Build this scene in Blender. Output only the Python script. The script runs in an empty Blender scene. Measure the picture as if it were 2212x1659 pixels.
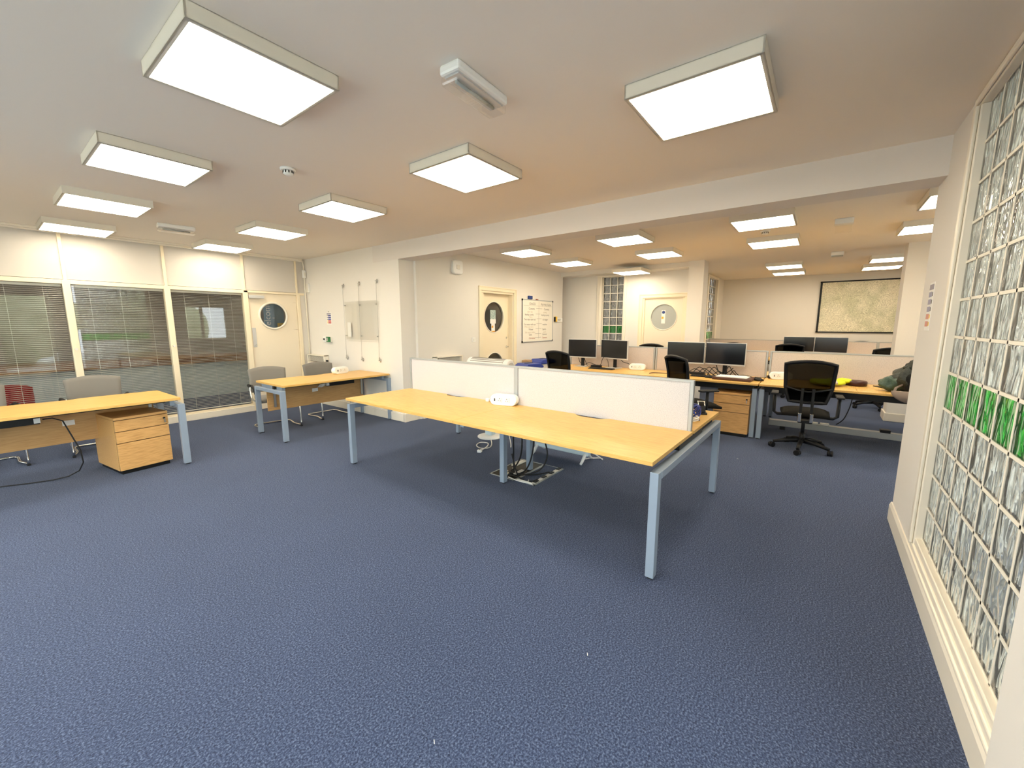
import bpy, math, random
from mathutils import Vector, Matrix
random.seed(7)
PI = math.pi
S = bpy.context.scene
COL = S.collection

# ------------------------------------------------------------------ camera
cam = bpy.data.cameras.new('camera'); cam_o = bpy.data.objects.new('camera', cam); COL.objects.link(cam_o)
cam.sensor_fit = 'HORIZONTAL'; cam.sensor_width = 36.0; cam.lens = 876.0 / 2212.0 * 36.0
cam.clip_start = 0.02; cam.clip_end = 200
cam_o.location = (0, 0, 1.5)
cam_o.rotation_euler = (math.radians(90 - 8.477), 0, math.radians(37.17 - 90))
S.camera = cam_o
S.view_settings.view_transform = 'Standard'; S.view_settings.look = 'None'
S.view_settings.gamma = 1.0; S.view_settings.use_curve_mapping = False
S.view_settings.exposure = -0.08
S.cycles.use_denoising = True
S.cycles.max_bounces = 10; S.cycles.diffuse_bounces = 6; S.cycles.glossy_bounces = 4
S.cycles.transmission_bounces = 6; S.cycles.transparent_max_bounces = 16
S.cycles.sample_clamp_indirect = 6.0; S.cycles.caustics_reflective = False; S.cycles.caustics_refractive = False

PANEL_POWER = 18.0
PANEL_COL = (1.0, 0.875, 0.665)
SKY_POWER = 11.0
# ------------------------------------------------------------------ world (bright overcast sky)
W = bpy.data.worlds.new('sky'); S.world = W; W.use_nodes = True
nt = W.node_tree; bg = nt.nodes['Background']
bg.inputs[0].default_value = (0.84, 0.93, 1.0, 1); bg.inputs[1].default_value = SKY_POWER

def portal(name, loc, rot, sx, sy):
    l = bpy.data.lights.new(name, 'AREA'); l.shape = 'RECTANGLE'; l.size = sx; l.size_y = sy
    l.cycles.is_portal = True
    o = bpy.data.objects.new(name, l); COL.objects.link(o); o.location = loc; o.rotation_euler = rot
    return o
portal('daylight_portal', (-0.1, -0.72, 1.2), (math.radians(-90), 0, PI), 2.4, 2.2)
portal('daylight_portal', (-2.45, 3.2, 1.4), (0, math.radians(-90), 0), 1.7, 5.6)

# ------------------------------------------------------------------ materials
MATS = {}
def mat(name, col=(.8,.8,.8), rough=.5, metal=0, spec=.5, emis=None, estr=0, noise=None, bump=None, alpha=None, sheen=0, coat=0):
    """noise=(scale, colour2, contrast_lo, contrast_hi, stretch) ; bump=(scale, strength, distance, stretch)"""
    m = bpy.data.materials.new(name); m.use_nodes = True; MATS[name] = m
    n = m.node_tree; b = n.nodes['Principled BSDF']
    b.inputs['Base Color'].default_value = (*col, 1); b.inputs['Roughness'].default_value = rough
    b.inputs['Metallic'].default_value = metal; b.inputs['Specular IOR Level'].default_value = spec
    if coat: b.inputs['Coat Weight'].default_value = coat; b.inputs['Coat Roughness'].default_value = .12
    if sheen: b.inputs['Sheen Weight'].default_value = sheen
    if emis: b.inputs['Emission Color'].default_value = (*emis, 1); b.inputs['Emission Strength'].default_value = estr
    tc = n.nodes.new('ShaderNodeTexCoord')
    def tex(scale, stretch, detail=4):
        mp = n.nodes.new('ShaderNodeMapping'); mp.inputs['Scale'].default_value = stretch
        n.links.new(tc.outputs['Object'], mp.inputs[0])
        t = n.nodes.new('ShaderNodeTexNoise'); t.inputs['Scale'].default_value = scale; t.inputs['Detail'].default_value = detail
        n.links.new(mp.outputs[0], t.inputs['Vector']); return t
    if noise:
        sc, c2, lo, hi, st = noise
        t = tex(sc, st); r = n.nodes.new('ShaderNodeValToRGB')
        r.color_ramp.elements[0].position = lo; r.color_ramp.elements[1].position = hi
        r.color_ramp.elements[0].color = (*col, 1); r.color_ramp.elements[1].color = (*c2, 1)
        n.links.new(t.outputs['Fac'], r.inputs[0]); n.links.new(r.outputs[0], b.inputs['Base Color'])
    if bump:
        sc, stg, dist, st = bump
        t = tex(sc, st, 3); bp = n.nodes.new('ShaderNodeBump'); bp.inputs['Strength'].default_value = stg; bp.inputs['Distance'].default_value = dist
        n.links.new(t.outputs['Fac'], bp.inputs['Height']); n.links.new(bp.outputs[0], b.inputs['Normal'])
    if alpha is not None:
        b.inputs['Alpha'].default_value = alpha
    return m
U = (1, 1, 1)
mat('wall_paint', (.79,.76,.715), .75, spec=.25, bump=(60, .08, .002, U))
mat('ceiling_paint', (.84,.785,.715), .85, spec=.15, bump=(50, .06, .002, U))
mat('white_gloss', (.86,.80,.69), .32, spec=.5)
mat('cream_gloss', (.90,.79,.59), .32, spec=.5)
mat('door_paint', (.88,.78,.62), .4)
mat('white_plastic', (.86,.86,.84), .35)
mat('pale_plastic', (.80,.77,.70), .4)
mat('lamp_housing', (.78,.73,.63), .45)
mat('light_blue_plastic', (.62,.74,.80), .35)
mat('black_plastic', (.008,.008,.009), .45, spec=.3)
mat('black_rubber', (.01,.01,.011), .7)
mat('black_fabric', (.014,.014,.014), .95, spec=.15, bump=(300, .3, .002, U))
mat('seat_fabric', (.014,.013,.011), .95, spec=.15, bump=(300, .3, .002, U))
mat('screen_glass', (.008,.009,.012), .16, spec=.6)
mat('silver_plastic', (.62,.62,.62), .35, metal=.3)
mat('chrome', (.75,.74,.71), .14, metal=1)
mat('steel', (.58,.58,.57), .3, metal=1)
mat('desk_steel', (.30,.37,.47), .42, metal=.15, spec=.5)
mat('aluminium', (.42,.44,.45), .38, metal=.3)
mat('beech', (.80,.51,.16), .34, spec=.4, noise=(8, (.61,.35,.095), .40, .66, (.8, 26, 26)))
mat('beech_edge', (.66,.38,.13), .4)
mat('oak', (.72,.42,.16), .42, noise=(7, (.54,.285,.09), .42, .72, (1.3, 30, 16)))
mat('oak_panel', (.56,.33,.13), .5, noise=(6, (.44,.24,.085), .4, .75, (1.2, 20, 20)))
mat('grey_fabric', (.22,.205,.185), .95, sheen=.3, bump=(350, .35, .002, U))
mat('red_fabric', (.42,.02,.03), .9, sheen=.3)
mat('screen_fabric', (.62,.61,.63), .95, noise=(230, (.34,.33,.37), .50, .74, U), bump=(250, .4, .002, U))
mat('screen_fabric_warm', (.66,.60,.57), .95, noise=(120, (.52,.47,.46), .5, .7, U))
mat('blue_plastic', (.03,.06,.33), .4)
mat('deep_blue', (.02,.05,.22), .5)
mat('cardboard', (.42,.27,.15), .85)
mat('paper', (.88,.87,.84), .8)
mat('yellow_cloth', (.75,.88,.02), .7, bump=(25, .6, .01, U))
mat('green_nylon', (.045,.085,.06), .45, spec=.5, bump=(14, .9, .03, U))
mat('dark_green_nylon', (.03,.036,.03), .55, bump=(18, .9, .02, U))
mat('brown_fabric', (.20,.15,.12), .8)
mat('brown_leather', (.085,.035,.022), .5)
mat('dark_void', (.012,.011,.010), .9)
mat('wine_plastic', (.05,.012,.01), .35)
mat('ink', (.22,.20,.18), .7)
mat('faint_ink', (.62,.56,.44), .7)
mat('red_ink', (.45,.15,.08), .7)
mat('whiteboard', (.90,.86,.76), .22)
mat('sign_blue', (.03,.06,.30), .5)
mat('sign_grey', (.28,.26,.33), .5)
mat('sign_red', (.55,.04,.03), .5)
mat('sign_pink', (.72,.33,.26), .5)
mat('sign_violet', (.33,.32,.45), .5)
mat('green_sign', (.01,.16,.045), .5)
mat('yellow', (.85,.55,.03), .5)
mat('orange', (.85,.42,.03), .5)
mat('teal_print', (.25,.36,.35), .6, noise=(60, (.6,.68,.64), .45, .6, U))
mat('partition_board', (.64,.605,.56), .75, spec=.2)  # same wall paint, darkened to tone down over-bright light on the upper partition
mat('taupe_paint', (.42,.37,.32), .8)
mat('grille_dark', (.22,.20,.17), .6)
mat('banner_blue', (.20,.33,.43), .6)
mat('reception_white', (.60,.68,.70), .6)
mat('brown_wood', (.22,.10,.045), .4)
mat('grout', (.84,.80,.70), .7)
mat('hedge', (.78,.78,.52), .9, noise=(3, (.40,.43,.24), .4, .7, U))
mat('gravel', (.62,.62,.60), .9)
mat('frosted', (.40,.42,.40), .35)
mat('flex_white', (.80,.78,.74), .45)
mat('beam_paint', (.76,.715,.675), .78, spec=.2)  # wall paint greyed to put the beam's duller lighting into its colour

# carpet: heathered navy loop pile
m = mat('carpet', (.03,.042,.085), .97, spec=.08, sheen=.12)
n = m.node_tree; b = n.nodes['Principled BSDF']; tc = n.nodes['Texture Coordinate']
t1 = n.nodes.new('ShaderNodeTexNoise'); t1.inputs['Scale'].default_value = 130; t1.inputs['Detail'].default_value = 5; t1.inputs['Roughness'].default_value = .7
t2 = n.nodes.new('ShaderNodeTexNoise'); t2.inputs['Scale'].default_value = 1.1; t2.inputs['Detail'].default_value = 2
n.links.new(tc.outputs['Object'], t1.inputs['Vector']); n.links.new(tc.outputs['Object'], t2.inputs['Vector'])
r1 = n.nodes.new('ShaderNodeValToRGB'); e = r1.color_ramp.elements
e[0].position = .34; e[0].color = (.012,.018,.040, 1); e[1].position = .72; e[1].color = (.185,.24,.37, 1)
x = e.new(.5); x.color = (.043,.064,.135, 1)
r2 = n.nodes.new('ShaderNodeMapRange'); r2.inputs[3].default_value = .88; r2.inputs[4].default_value = 1.12
n.links.new(t1.outputs['Fac'], r1.inputs[0]); n.links.new(t2.outputs['Fac'], r2.inputs[0])
mx = n.nodes.new('ShaderNodeMix'); mx.data_type = 'RGBA'; mx.blend_type = 'MULTIPLY'; mx.inputs[0].default_value = 1
n.links.new(r1.outputs[0], mx.inputs[6]); n.links.new(r2.outputs[0], mx.inputs[7]); n.links.new(mx.outputs[2], b.inputs['Base Color'])
bp = n.nodes.new('ShaderNodeBump'); bp.inputs['Strength'].default_value = .6; bp.inputs['Distance'].default_value = .006
n.links.new(t1.outputs['Fac'], bp.inputs['Height']); n.links.new(bp.outputs[0], b.inputs['Normal'])

# map print: cream paper with a web of rivers, roads and contour marks
m = mat('map_print', (.88,.82,.62), .5)
n = m.node_tree; b = n.nodes['Principled BSDF']; tc = n.nodes['Texture Coordinate']
ns = n.nodes.new('ShaderNodeTexNoise'); ns.inputs['Scale'].default_value = 6; ns.inputs['Detail'].default_value = 9; ns.inputs['Roughness'].default_value = .65; ns.inputs['Distortion'].default_value = 1.2
n.links.new(tc.outputs['Object'], ns.inputs['Vector'])
wv = n.nodes.new('ShaderNodeMath'); wv.operation = 'PINGPONG'; wv.inputs[1].default_value = .035
n.links.new(ns.outputs['Fac'], wv.inputs[0])
rr = n.nodes.new('ShaderNodeValToRGB'); e = rr.color_ramp.elements
e[0].position = .0; e[0].color = (.42,.39,.27, 1); e[1].position = .026; e[1].color = (.93,.88,.70, 1)
n.links.new(wv.outputs[0], rr.inputs[0])
ns2 = n.nodes.new('ShaderNodeTexNoise'); ns2.inputs['Scale'].default_value = 2.5; ns2.inputs['Detail'].default_value = 5; n.links.new(tc.outputs['Object'], ns2.inputs['Vector'])
rr2 = n.nodes.new('ShaderNodeValToRGB'); e = rr2.color_ramp.elements
e[0].position = .42; e[0].color = (1,1,1,1); e[1].position = .62; e[1].color = (.74,.78,.70,1)
n.links.new(ns2.outputs['Fac'], rr2.inputs[0])
mx = n.nodes.new('ShaderNodeMix'); mx.data_type = 'RGBA'; mx.blend_type = 'MULTIPLY'; mx.inputs[0].default_value = 1
n.links.new(rr.outputs[0], mx.inputs[6]); n.links.new(rr2.outputs[0], mx.inputs[7]); n.links.new(mx.outputs[2], b.inputs['Base Color'])

def clear_glass(name, tint, refl=1.0):
    m = bpy.data.materials.new(name); m.use_nodes = True; MATS[name] = m; n = m.node_tree
    n.nodes.remove(n.nodes['Principled BSDF']); out = n.nodes['Material Output']
    tr = n.nodes.new('ShaderNodeBsdfTransparent'); tr.inputs[0].default_value = (*tint, 1)
    gl = n.nodes.new('ShaderNodeBsdfGlossy'); gl.inputs['Roughness'].default_value = .02
    fr = n.nodes.new('ShaderNodeFresnel'); fr.inputs[0].default_value = 1.52
    mu = n.nodes.new('ShaderNodeMath'); mu.operation = 'MULTIPLY'; mu.inputs[1].default_value = refl; mu.use_clamp = True
    mix = n.nodes.new('ShaderNodeMixShader')
    ge = n.nodes.new('ShaderNodeNewGeometry'); inv = n.nodes.new('ShaderNodeMath'); inv.operation = 'SUBTRACT'; inv.inputs[0].default_value = 1
    n.links.new(ge.outputs['Backfacing'], inv.inputs[1]); m0 = n.nodes.new('ShaderNodeMath'); m0.operation = 'MULTIPLY'
    n.links.new(fr.outputs[0], m0.inputs[0]); n.links.new(inv.outputs[0], m0.inputs[1])
    n.links.new(m0.outputs[0], mu.inputs[0]); n.links.new(mu.outputs[0], mix.inputs[0])
    n.links.new(tr.outputs[0], mix.inputs[1]); n.links.new(gl.outputs[0], mix.inputs[2]); n.links.new(mix.outputs[0], out.inputs[0])
    return m
clear_glass('glass', (.93,.93,.91), 1.8)
clear_glass('acrylic', (.988,.988,.982), 1.0)
clear_glass('mesh_weave', (.155,.155,.145), .03)

def block_glass(name, tint, diff, trc, rough=.10, bs=1.0):
    """pressed glass block: wavy inner faces, part diffuse, part see-through, glossy skin"""
    m = bpy.data.materials.new(name); m.use_nodes = True; MATS[name] = m; n = m.node_tree
    n.nodes.remove(n.nodes['Principled BSDF']); out = n.nodes['Material Output']
    tc = n.nodes.new('ShaderNodeTexCoord'); mp = n.nodes.new('ShaderNodeMapping'); mp.inputs['Scale'].default_value = (1.5, 1.5, .55)
    n.links.new(tc.outputs['Object'], mp.inputs[0])
    ns = n.nodes.new('ShaderNodeTexNoise'); ns.inputs['Scale'].default_value = 11.5; ns.inputs['Detail'].default_value = .2; ns.inputs['Distortion'].default_value = 1.6
    n.links.new(mp.outputs[0], ns.inputs['Vector'])
    pp = n.nodes.new('ShaderNodeMath'); pp.operation = 'MULTIPLY'; pp.inputs[1].default_value = 1.0; n.links.new(ns.outputs['Fac'], pp.inputs[0])
    bp = n.nodes.new('ShaderNodeBump'); bp.inputs['Strength'].default_value = .9; bp.inputs['Distance'].default_value = .022 * bs
    n.links.new(pp.outputs[0], bp.inputs['Height'])
    tl = n.nodes.new('ShaderNodeBsdfTranslucent'); tl.inputs[0].default_value = (*trc, 1); n.links.new(bp.outputs[0], tl.inputs['Normal'])
    df = n.nodes.new('ShaderNodeBsdfDiffuse'); df.inputs[0].default_value = (*diff, 1); n.links.new(bp.outputs[0], df.inputs['Normal'])
    tr = n.nodes.new('ShaderNodeBsdfRefraction'); tr.inputs['IOR'].default_value = 1.18; tr.inputs['Roughness'].default_value = .12; n.links.new(bp.outputs[0], tr.inputs['Normal'])
    rp = n.nodes.new('ShaderNodeValToRGB'); e = rp.color_ramp.elements
    e[0].position = .40; e[0].color = (tint[0]*.70, tint[1]*.70, tint[2]*.70, 1); e[1].position = .62; e[1].color = (*tint, 1)
    n.links.new(pp.outputs[0], rp.inputs[0]); n.links.new(rp.outputs[0], tr.inputs[0])
    gl = n.nodes.new('ShaderNodeBsdfGlossy'); gl.inputs['Roughness'].default_value = rough; n.links.new(bp.outputs[0], gl.inputs['Normal'])
    m1 = n.nodes.new('ShaderNodeMixShader'); m1.inputs[0].default_value = .5; n.links.new(tl.outputs[0], m1.inputs[1]); n.links.new(df.outputs[0], m1.inputs[2])
    m2 = n.nodes.new('ShaderNodeMixShader'); m2.inputs[0].default_value = .74; n.links.new(m1.outputs[0], m2.inputs[1]); n.links.new(tr.outputs[0], m2.inputs[2])
    fr = n.nodes.new('ShaderNodeFresnel'); fr.inputs[0].default_value = 1.5; n.links.new(bp.outputs[0], fr.inputs['Normal'])
    ge = n.nodes.new('ShaderNodeNewGeometry'); inv = n.nodes.new('ShaderNodeMath'); inv.operation = 'SUBTRACT'; inv.inputs[0].default_value = 1
    n.links.new(ge.outputs['Backfacing'], inv.inputs[1]); m0 = n.nodes.new('ShaderNodeMath'); m0.operation = 'MULTIPLY'
    n.links.new(fr.outputs[0], m0.inputs[0]); n.links.new(inv.outputs[0], m0.inputs[1])
    m3 = n.nodes.new('ShaderNodeMixShader'); n.links.new(m0.outputs[0], m3.inputs[0]); n.links.new(m2.outputs[0], m3.inputs[1]); n.links.new(gl.outputs[0], m3.inputs[2])
    n.links.new(m3.outputs[0], out.inputs[0]); return m
block_glass('block_clear', (.98,.97,.92), (.74,.72,.66), (.85,.85,.80), .05)
block_glass('block_green', (.28,.80,.30), (.12,.48,.16), (.14,.55,.18), .05)

mp_ = bpy.data.materials.new('lamp_diffuser'); mp_.use_nodes = True; MATS['lamp_diffuser'] = mp_
b = mp_.node_tree.nodes['Principled BSDF']; b.inputs['Base Color'].default_value = (.9,.9,.86,1)
b.inputs['Emission Color'].default_value = (*PANEL_COL, 1); b.inputs['Emission Strength'].default_value = PANEL_POWER

# ------------------------------------------------------------------ mesh builder
class MB:
    def __init__(s): s.v = []; s.f = []; s.mi = []; s.sm = []; s.cur = 0
    def add(s, vs, fs, smooth=False):
        o = len(s.v); s.v += [tuple(p) for p in vs]
        for f in fs: s.f.append([o + i for i in f]); s.mi.append(s.cur); s.sm.append(smooth)
        return s
    def box(s, x0, x1, y0, y1, z0, z1):
        v = [(x0,y0,z0),(x1,y0,z0),(x1,y1,z0),(x0,y1,z0),(x0,y0,z1),(x1,y0,z1),(x1,y1,z1),(x0,y1,z1)]
        return s.add(v, [(0,3,2,1),(4,5,6,7),(0,1,5,4),(1,2,6,5),(2,3,7,6),(3,0,4,7)])
    def tbox(s, sx, sy, sz, M):
        v = [M @ Vector((a*sx/2, b_*sy/2, c*sz/2)) for c in (-1,1) for a, b_ in ((-1,-1),(1,-1),(1,1),(-1,1))]
        return s.add(v, [(0,3,2,1),(4,5,6,7),(0,1,5,4),(1,2,6,5),(2,3,7,6),(3,0,4,7)])
    def prism(s, pts, axis, a0, a1):
        """extrude a 2-D outline along axis"""
        def P(u, w, a): return {'x': (a,u,w), 'y': (u,a,w), 'z': (u,w,a)}[axis]
        n_ = len(pts); v = [P(*p, a0) for p in pts] + [P(*p, a1) for p in pts]
        f = [tuple(range(n_))[::-1], tuple(range(n_, 2*n_))] + [(i, (i+1)%n_, n_+(i+1)%n_, n_+i) for i in range(n_)]
        return s.add(v, f)
    def tube(s, pts, r, seg=8, closed=False, cap=True):
        pts = [Vector(p) for p in pts]; n_ = len(pts); rs = r if isinstance(r, (list, tuple)) else [r]*n_
        ref = None; vs = []
        for i, p in enumerate(pts):
            a = pts[i-1] if (i > 0 or closed) else p; c = pts[(i+1) % n_] if (i < n_-1 or closed) else p
            d = (c - a)
            if d.length < 1e-9: d = Vector((0,0,1))
            d.normalize()
            if ref is None: ref = Vector((0,0,1)) if abs(d.z) < .9 else Vector((1,0,0))
            u = (ref - d*ref.dot(d))
            if u.length < 1e-6: u = d.orthogonal()
            u.normalize(); w = d.cross(u); ref = u
            for k in range(seg):
                t = 2*PI*k/seg; vs.append(p + (u*math.cos(t) + w*math.sin(t))*rs[i])
        fs = []
        for i in range(n_ if closed else n_-1):
            j = (i+1) % n_
            for k in range(seg): fs.append((i*seg+k, i*seg+(k+1)%seg, j*seg+(k+1)%seg, j*seg+k))
        s.add(vs, fs, True)
        if cap and not closed:
            o = len(s.v) - len(vs); s.f += [[o+k for k in range(seg)][::-1], [o+(n_-1)*seg+k for k in range(seg)]]; s.mi += [s.cur]*2; s.sm += [False]*2
        return s
    def cyl(s, c, r, h, axis='z', seg=24, r2=None):
        r2 = r if r2 is None else r2; c = Vector(c)
        d = {'x': Vector((1,0,0)), 'y': Vector((0,1,0)), 'z': Vector((0,0,1))}[axis]
        return s.tube([c, c + d*h], [r, r2], seg)
    def lathe(s, prof, c=(0,0,0), seg=28, axis='z'):
        vs = []
        for (r, h) in prof:
            for k in range(seg):
                t = 2*PI*k/seg; p = (r*math.cos(t), r*math.sin(t), h)
                if axis == 'x': p = (h, p[0], p[1])
                if axis == 'y': p = (p[0], h, p[1])
                vs.append((c[0]+p[0], c[1]+p[1], c[2]+p[2]))
        fs = [(i*seg+k, i*seg+(k+1)%seg, (i+1)*seg+(k+1)%seg, (i+1)*seg+k) for i in range(len(prof)-1) for k in range(seg)]
        s.add(vs, fs, True)
        o = len(s.v) - len(vs)
        s.f += [[o+k for k in range(seg)][::-1], [o+(len(prof)-1)*seg+k for k in range(seg)]]; s.mi += [s.cur]*2; s.sm += [False]*2
        return s
    def grid(s, fn, nu, nv, thick=None):
        """closed slab from two sheets fn(u,v,side)"""
        V_ = []
        for side in (0, 1):
            for i in range(nu+1):
                for j in range(nv+1): V_.append(fn(i/nu, j/nv, side))
        N = (nu+1)*(nv+1); F = []
        id_ = lambda i, j, sd: sd*N + i*(nv+1) + j
        for i in range(nu):
            for j in range(nv):
                F.append((id_(i,j,0), id_(i+1,j,0), id_(i+1,j+1,0), id_(i,j+1,0)))
                F.append((id_(i,j,1), id_(i,j+1,1), id_(i+1,j+1,1), id_(i+1,j,1)))
        for i in range(nu):
            F.append((id_(i,0,0), id_(i,0,1), id_(i+1,0,1), id_(i+1,0,0))); F.append((id_(i,nv,0), id_(i+1,nv,0), id_(i+1,nv,1), id_(i,nv,1)))
        for j in range(nv):
            F.append((id_(0,j,0), id_(0,j+1,0), id_(0,j+1,1), id_(0,j,1))); F.append((id_(nu,j,0), id_(nu,j,1), id_(nu,j+1,1), id_(nu,j+1,0)))
        return s.add(V_, F, True)

def obj(name, mb, mats, parent=None, bevel=0, seg=2, fix=True):
    me = bpy.data.meshes.new(name); me.from_pydata(mb.v, [], mb.f)
    mats = mats if isinstance(mats, (list, tuple)) else [mats]
    for k in mats: me.materials.append(MATS[k])
    for p, mi, sm in zip(me.polygons, mb.mi, mb.sm): p.material_index = mi; p.use_smooth = sm
    if fix:
        import bmesh
        bm = bmesh.new(); bm.from_mesh(me); bmesh.ops.recalc_face_normals(bm, faces=bm.faces); bm.to_mesh(me); bm.free()
    me.update()
    o = bpy.data.objects.new(name, me); COL.objects.link(o)
    if parent is not None: o.parent = parent
    if bevel:
        md = o.modifiers.new('bevel', 'BEVEL'); md.width = bevel; md.segments = seg; md.limit_method = 'ANGLE'; md.angle_limit = math.radians(40)
    return o
def empty(name, loc=(0,0,0), rz=0, label=None, cat=None, group=None):
    o = bpy.data.objects.new(name, None); COL.objects.link(o); o.location = loc; o.rotation_euler = (0, 0, math.radians(rz))
    o.empty_display_size = .05
    if label: tag(o, label, cat, group)
    return o
def tag(o, label, cat, group=None, kind=None):
    o['label'] = label; o['category'] = cat
    if group: o['group'] = group
    if kind: o['kind'] = kind
    return o
def struct(name, mb, mats, parent=None, bevel=0):
    o = obj(name, mb, mats, parent, bevel)
    if parent is None: o['kind'] = 'structure'
    return o
def sempty(name, loc=(0,0,0)):
    o = empty(name, loc); o['kind'] = 'structure'; return o
def dup(root, loc, rz=None, label=None, group=None):
    def cp(o, par):
        c = o.copy(); COL.objects.link(c); c.parent = par
        for ch in list(o.children): cp(ch, c)
        return c
    r = cp(root, None); r.location = loc
    if rz is not None: r.rotation_euler = (0, 0, math.radians(rz))
    if label: r['label'] = label
    if group: r['group'] = group
    return r
def text(name, body, size, loc, rot, material, parent, ext=.0008, align='LEFT', sx=1.0):
    cu = bpy.data.curves.new(name, 'FONT'); cu.body = body; cu.size = size; cu.extrude = ext; cu.align_x = align; cu.resolution_u = 3
    t = bpy.data.objects.new(name, cu); COL.objects.link(t)
    bpy.context.view_layer.update()
    me = bpy.data.meshes.new_from_object(t.evaluated_get(bpy.context.evaluated_depsgraph_get()))
    bpy.data.objects.remove(t); bpy.data.curves.remove(cu)
    me.materials.clear(); me.materials.append(MATS[material])
    o = bpy.data.objects.new(name, me); COL.objects.link(o); o.location = loc; o.rotation_euler = rot; o.scale = (sx, 1, 1); o.parent = parent
    return o
FACE_MY = (PI/2, 0, 0)              # text facing -y
FACE_MX = (PI/2, 0, -PI/2)          # text facing -x
FACE_PY = (PI/2, 0, PI)             # text facing +y

# ------------------------------------------------------------------ room dimensions
H = 2.67                            # ceiling
YP = 7.74                           # glazed partition face (left wall)
XB = 3.86                           # wall behind the hanging poster holder
BD = .27                            # beam depth
YD = 4.95                           # wall with the oval-window door
XF = 8.8                            # wall with the second door
XM = 12.55                          # wall with the map
YR = -.55                           # right wall (glass blocks)
XRE = 4.12                          # end of the right wall
YO = -3.2                           # outer wall of the far room
XL = -2.4                           # wall behind the camera

struct('floor', MB().box(XL-.2, 13.2, YO-.2, 12.6, -.12, 0), 'carpet')
struct('ceiling', MB().box(XL-.2, 13.2, YO-.2, 12.6, H, H+.15), 'ceiling_paint')
struct('beam', MB().box(XB-.004, XB+BD-.004, YR, 4.995, 2.43, H).box(XB-.004, XB+.02, 4.995, 5.62, 2.43, H), 'beam_paint')
struct('wall_back', MB().box(XB, XB+BD, 5.0, YP+.10, 0, H), 'wall_paint')
# wall with the oval window door, opening 5.61..6.57
mb = MB(); mb.box(XB+BD, 5.61, YD, YD+.22, 0, H); mb.box(6.57, 8.50, YD, YD+.22, 0, H); mb.box(5.61, 6.57, YD, YD+.22, 2.10, H)
mb.box(8.28, 8.50, YD+.22, 5.6, 0, H)
struct('wall_back_left', mb, 'wall_paint')
# wall with glass block strip and second door ; x = XF
def yz(ymin, ymax, zmin, zmax, x0, x1, m_): return m_.box(x0, x1, ymin, ymax, zmin, zmax)
mb = MB()
yz(4.16, 5.6, 0, H, XF, XF+.2, mb); yz(3.14, 3.52, 0, H, XF, XF+.2, mb); yz(2.26, 3.14, 2.06, H, XF, XF+.2, mb)
yz(2.10, 2.26, 0, H, XF, XF+.2, mb); yz(3.52, 4.16, 2.58, H, XF, XF+.2, mb); yz(3.52, 4.16, 0, .4, XF, XF+.2, mb)
yz(5.4, 5.6, 0, H, 8.5, XF, mb)
struct('wall_far_left', mb, 'wall_paint')
struct('trim_1', MB().box(8.42, XF, 2.10, 5.4, 2.575, H), 'wall_paint')
struct('column_left', MB().box(8.36, 8.70, 1.85, 2.12, 0, H), 'wall_paint')
mb = MB(); mb.box(XF+.2, 10.66, 2.25, 2.45, 0, H); mb.box(11.75, XM+.2, 2.25, 2.45, 0, H); mb.box(10.66, 11.75, 2.25, 2.45, 2.62, H); mb.box(10.66, 11.75, 2.25, 2.45, 0, .4)
struct('wall_side_left', mb, 'wall_paint')
struct('wall_far', MB().box(XM, XM+.2, YO, 2.25, 0, H), 'wall_paint')
struct('column_right', MB().box(8.42, 8.80, -1.5, -.90, 0, H), 'wall_paint')
struct('baseboard_column', MB().box(8.40, 8.82, -1.52, -.88, 0, .13), 'white_gloss', bevel=.008)
# outer wall of the far room with two windows
mb = MB()
mb.box(XRE, XM+.2, YO-.2, YO, 0, .9); mb.box(XRE, XM+.2, YO-.2, YO, 2.15, H)
for a, c in ((XRE, 4.5), (6.1, 7.6), (9.2, XM+.2)): mb.box(a, c, YO-.2, YO, .9, 2.15)
struct('wall_outer', mb, 'wall_paint')
# right wall: glass block opening 1.78..3.26, glazed doors -1.5..1.28
WG0, WG1, WGB, WGT = 1.76, 3.24, .255, 2.60
mb = MB()
mb.box(WG1, XRE, YR-.18, YR, 0, H); mb.box(1.28, WG1, YR-.18, YR, WGT, H); mb.box(WG0-.02, WG1, YR-.18, YR, 0, WGB)
mb.box(XL, -1.5, YR-.18, YR, 0, H); mb.box(-1.5, 1.28, YR-.18, YR, 2.25, H)
mb.box(XRE-.16, XRE, YO, YR-.18, 0, H)
struct('wall_right', mb, 'wall_paint')
# boxed post that stands proud beside the glass blocks
struct('post', MB().box(1.30, 1.72, YR-.18, YR+.035, .0, H), 'wall_paint', bevel=.006)
# wall behind the camera with a long window
mb = MB(); mb.box(XL-.2, XL, YR-.18, 12.6, 0, .55); mb.box(XL-.2, XL, YR-.18, 12.6, 2.25, H)
for a, c in ((YR-.18, .4), (6.0, 9.0), (10.2, 12.6)): mb.box(XL-.2, XL, a, c, .55, 2.25)
struct('wall_rear', mb, 'wall_paint')
struct('wall_reception', MB().box(XL, 8.8, 12.2, 12.4, 0, H).box(6.6, 6.8, YD+.22, 12.2, 0, H), 'taupe_paint')

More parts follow.
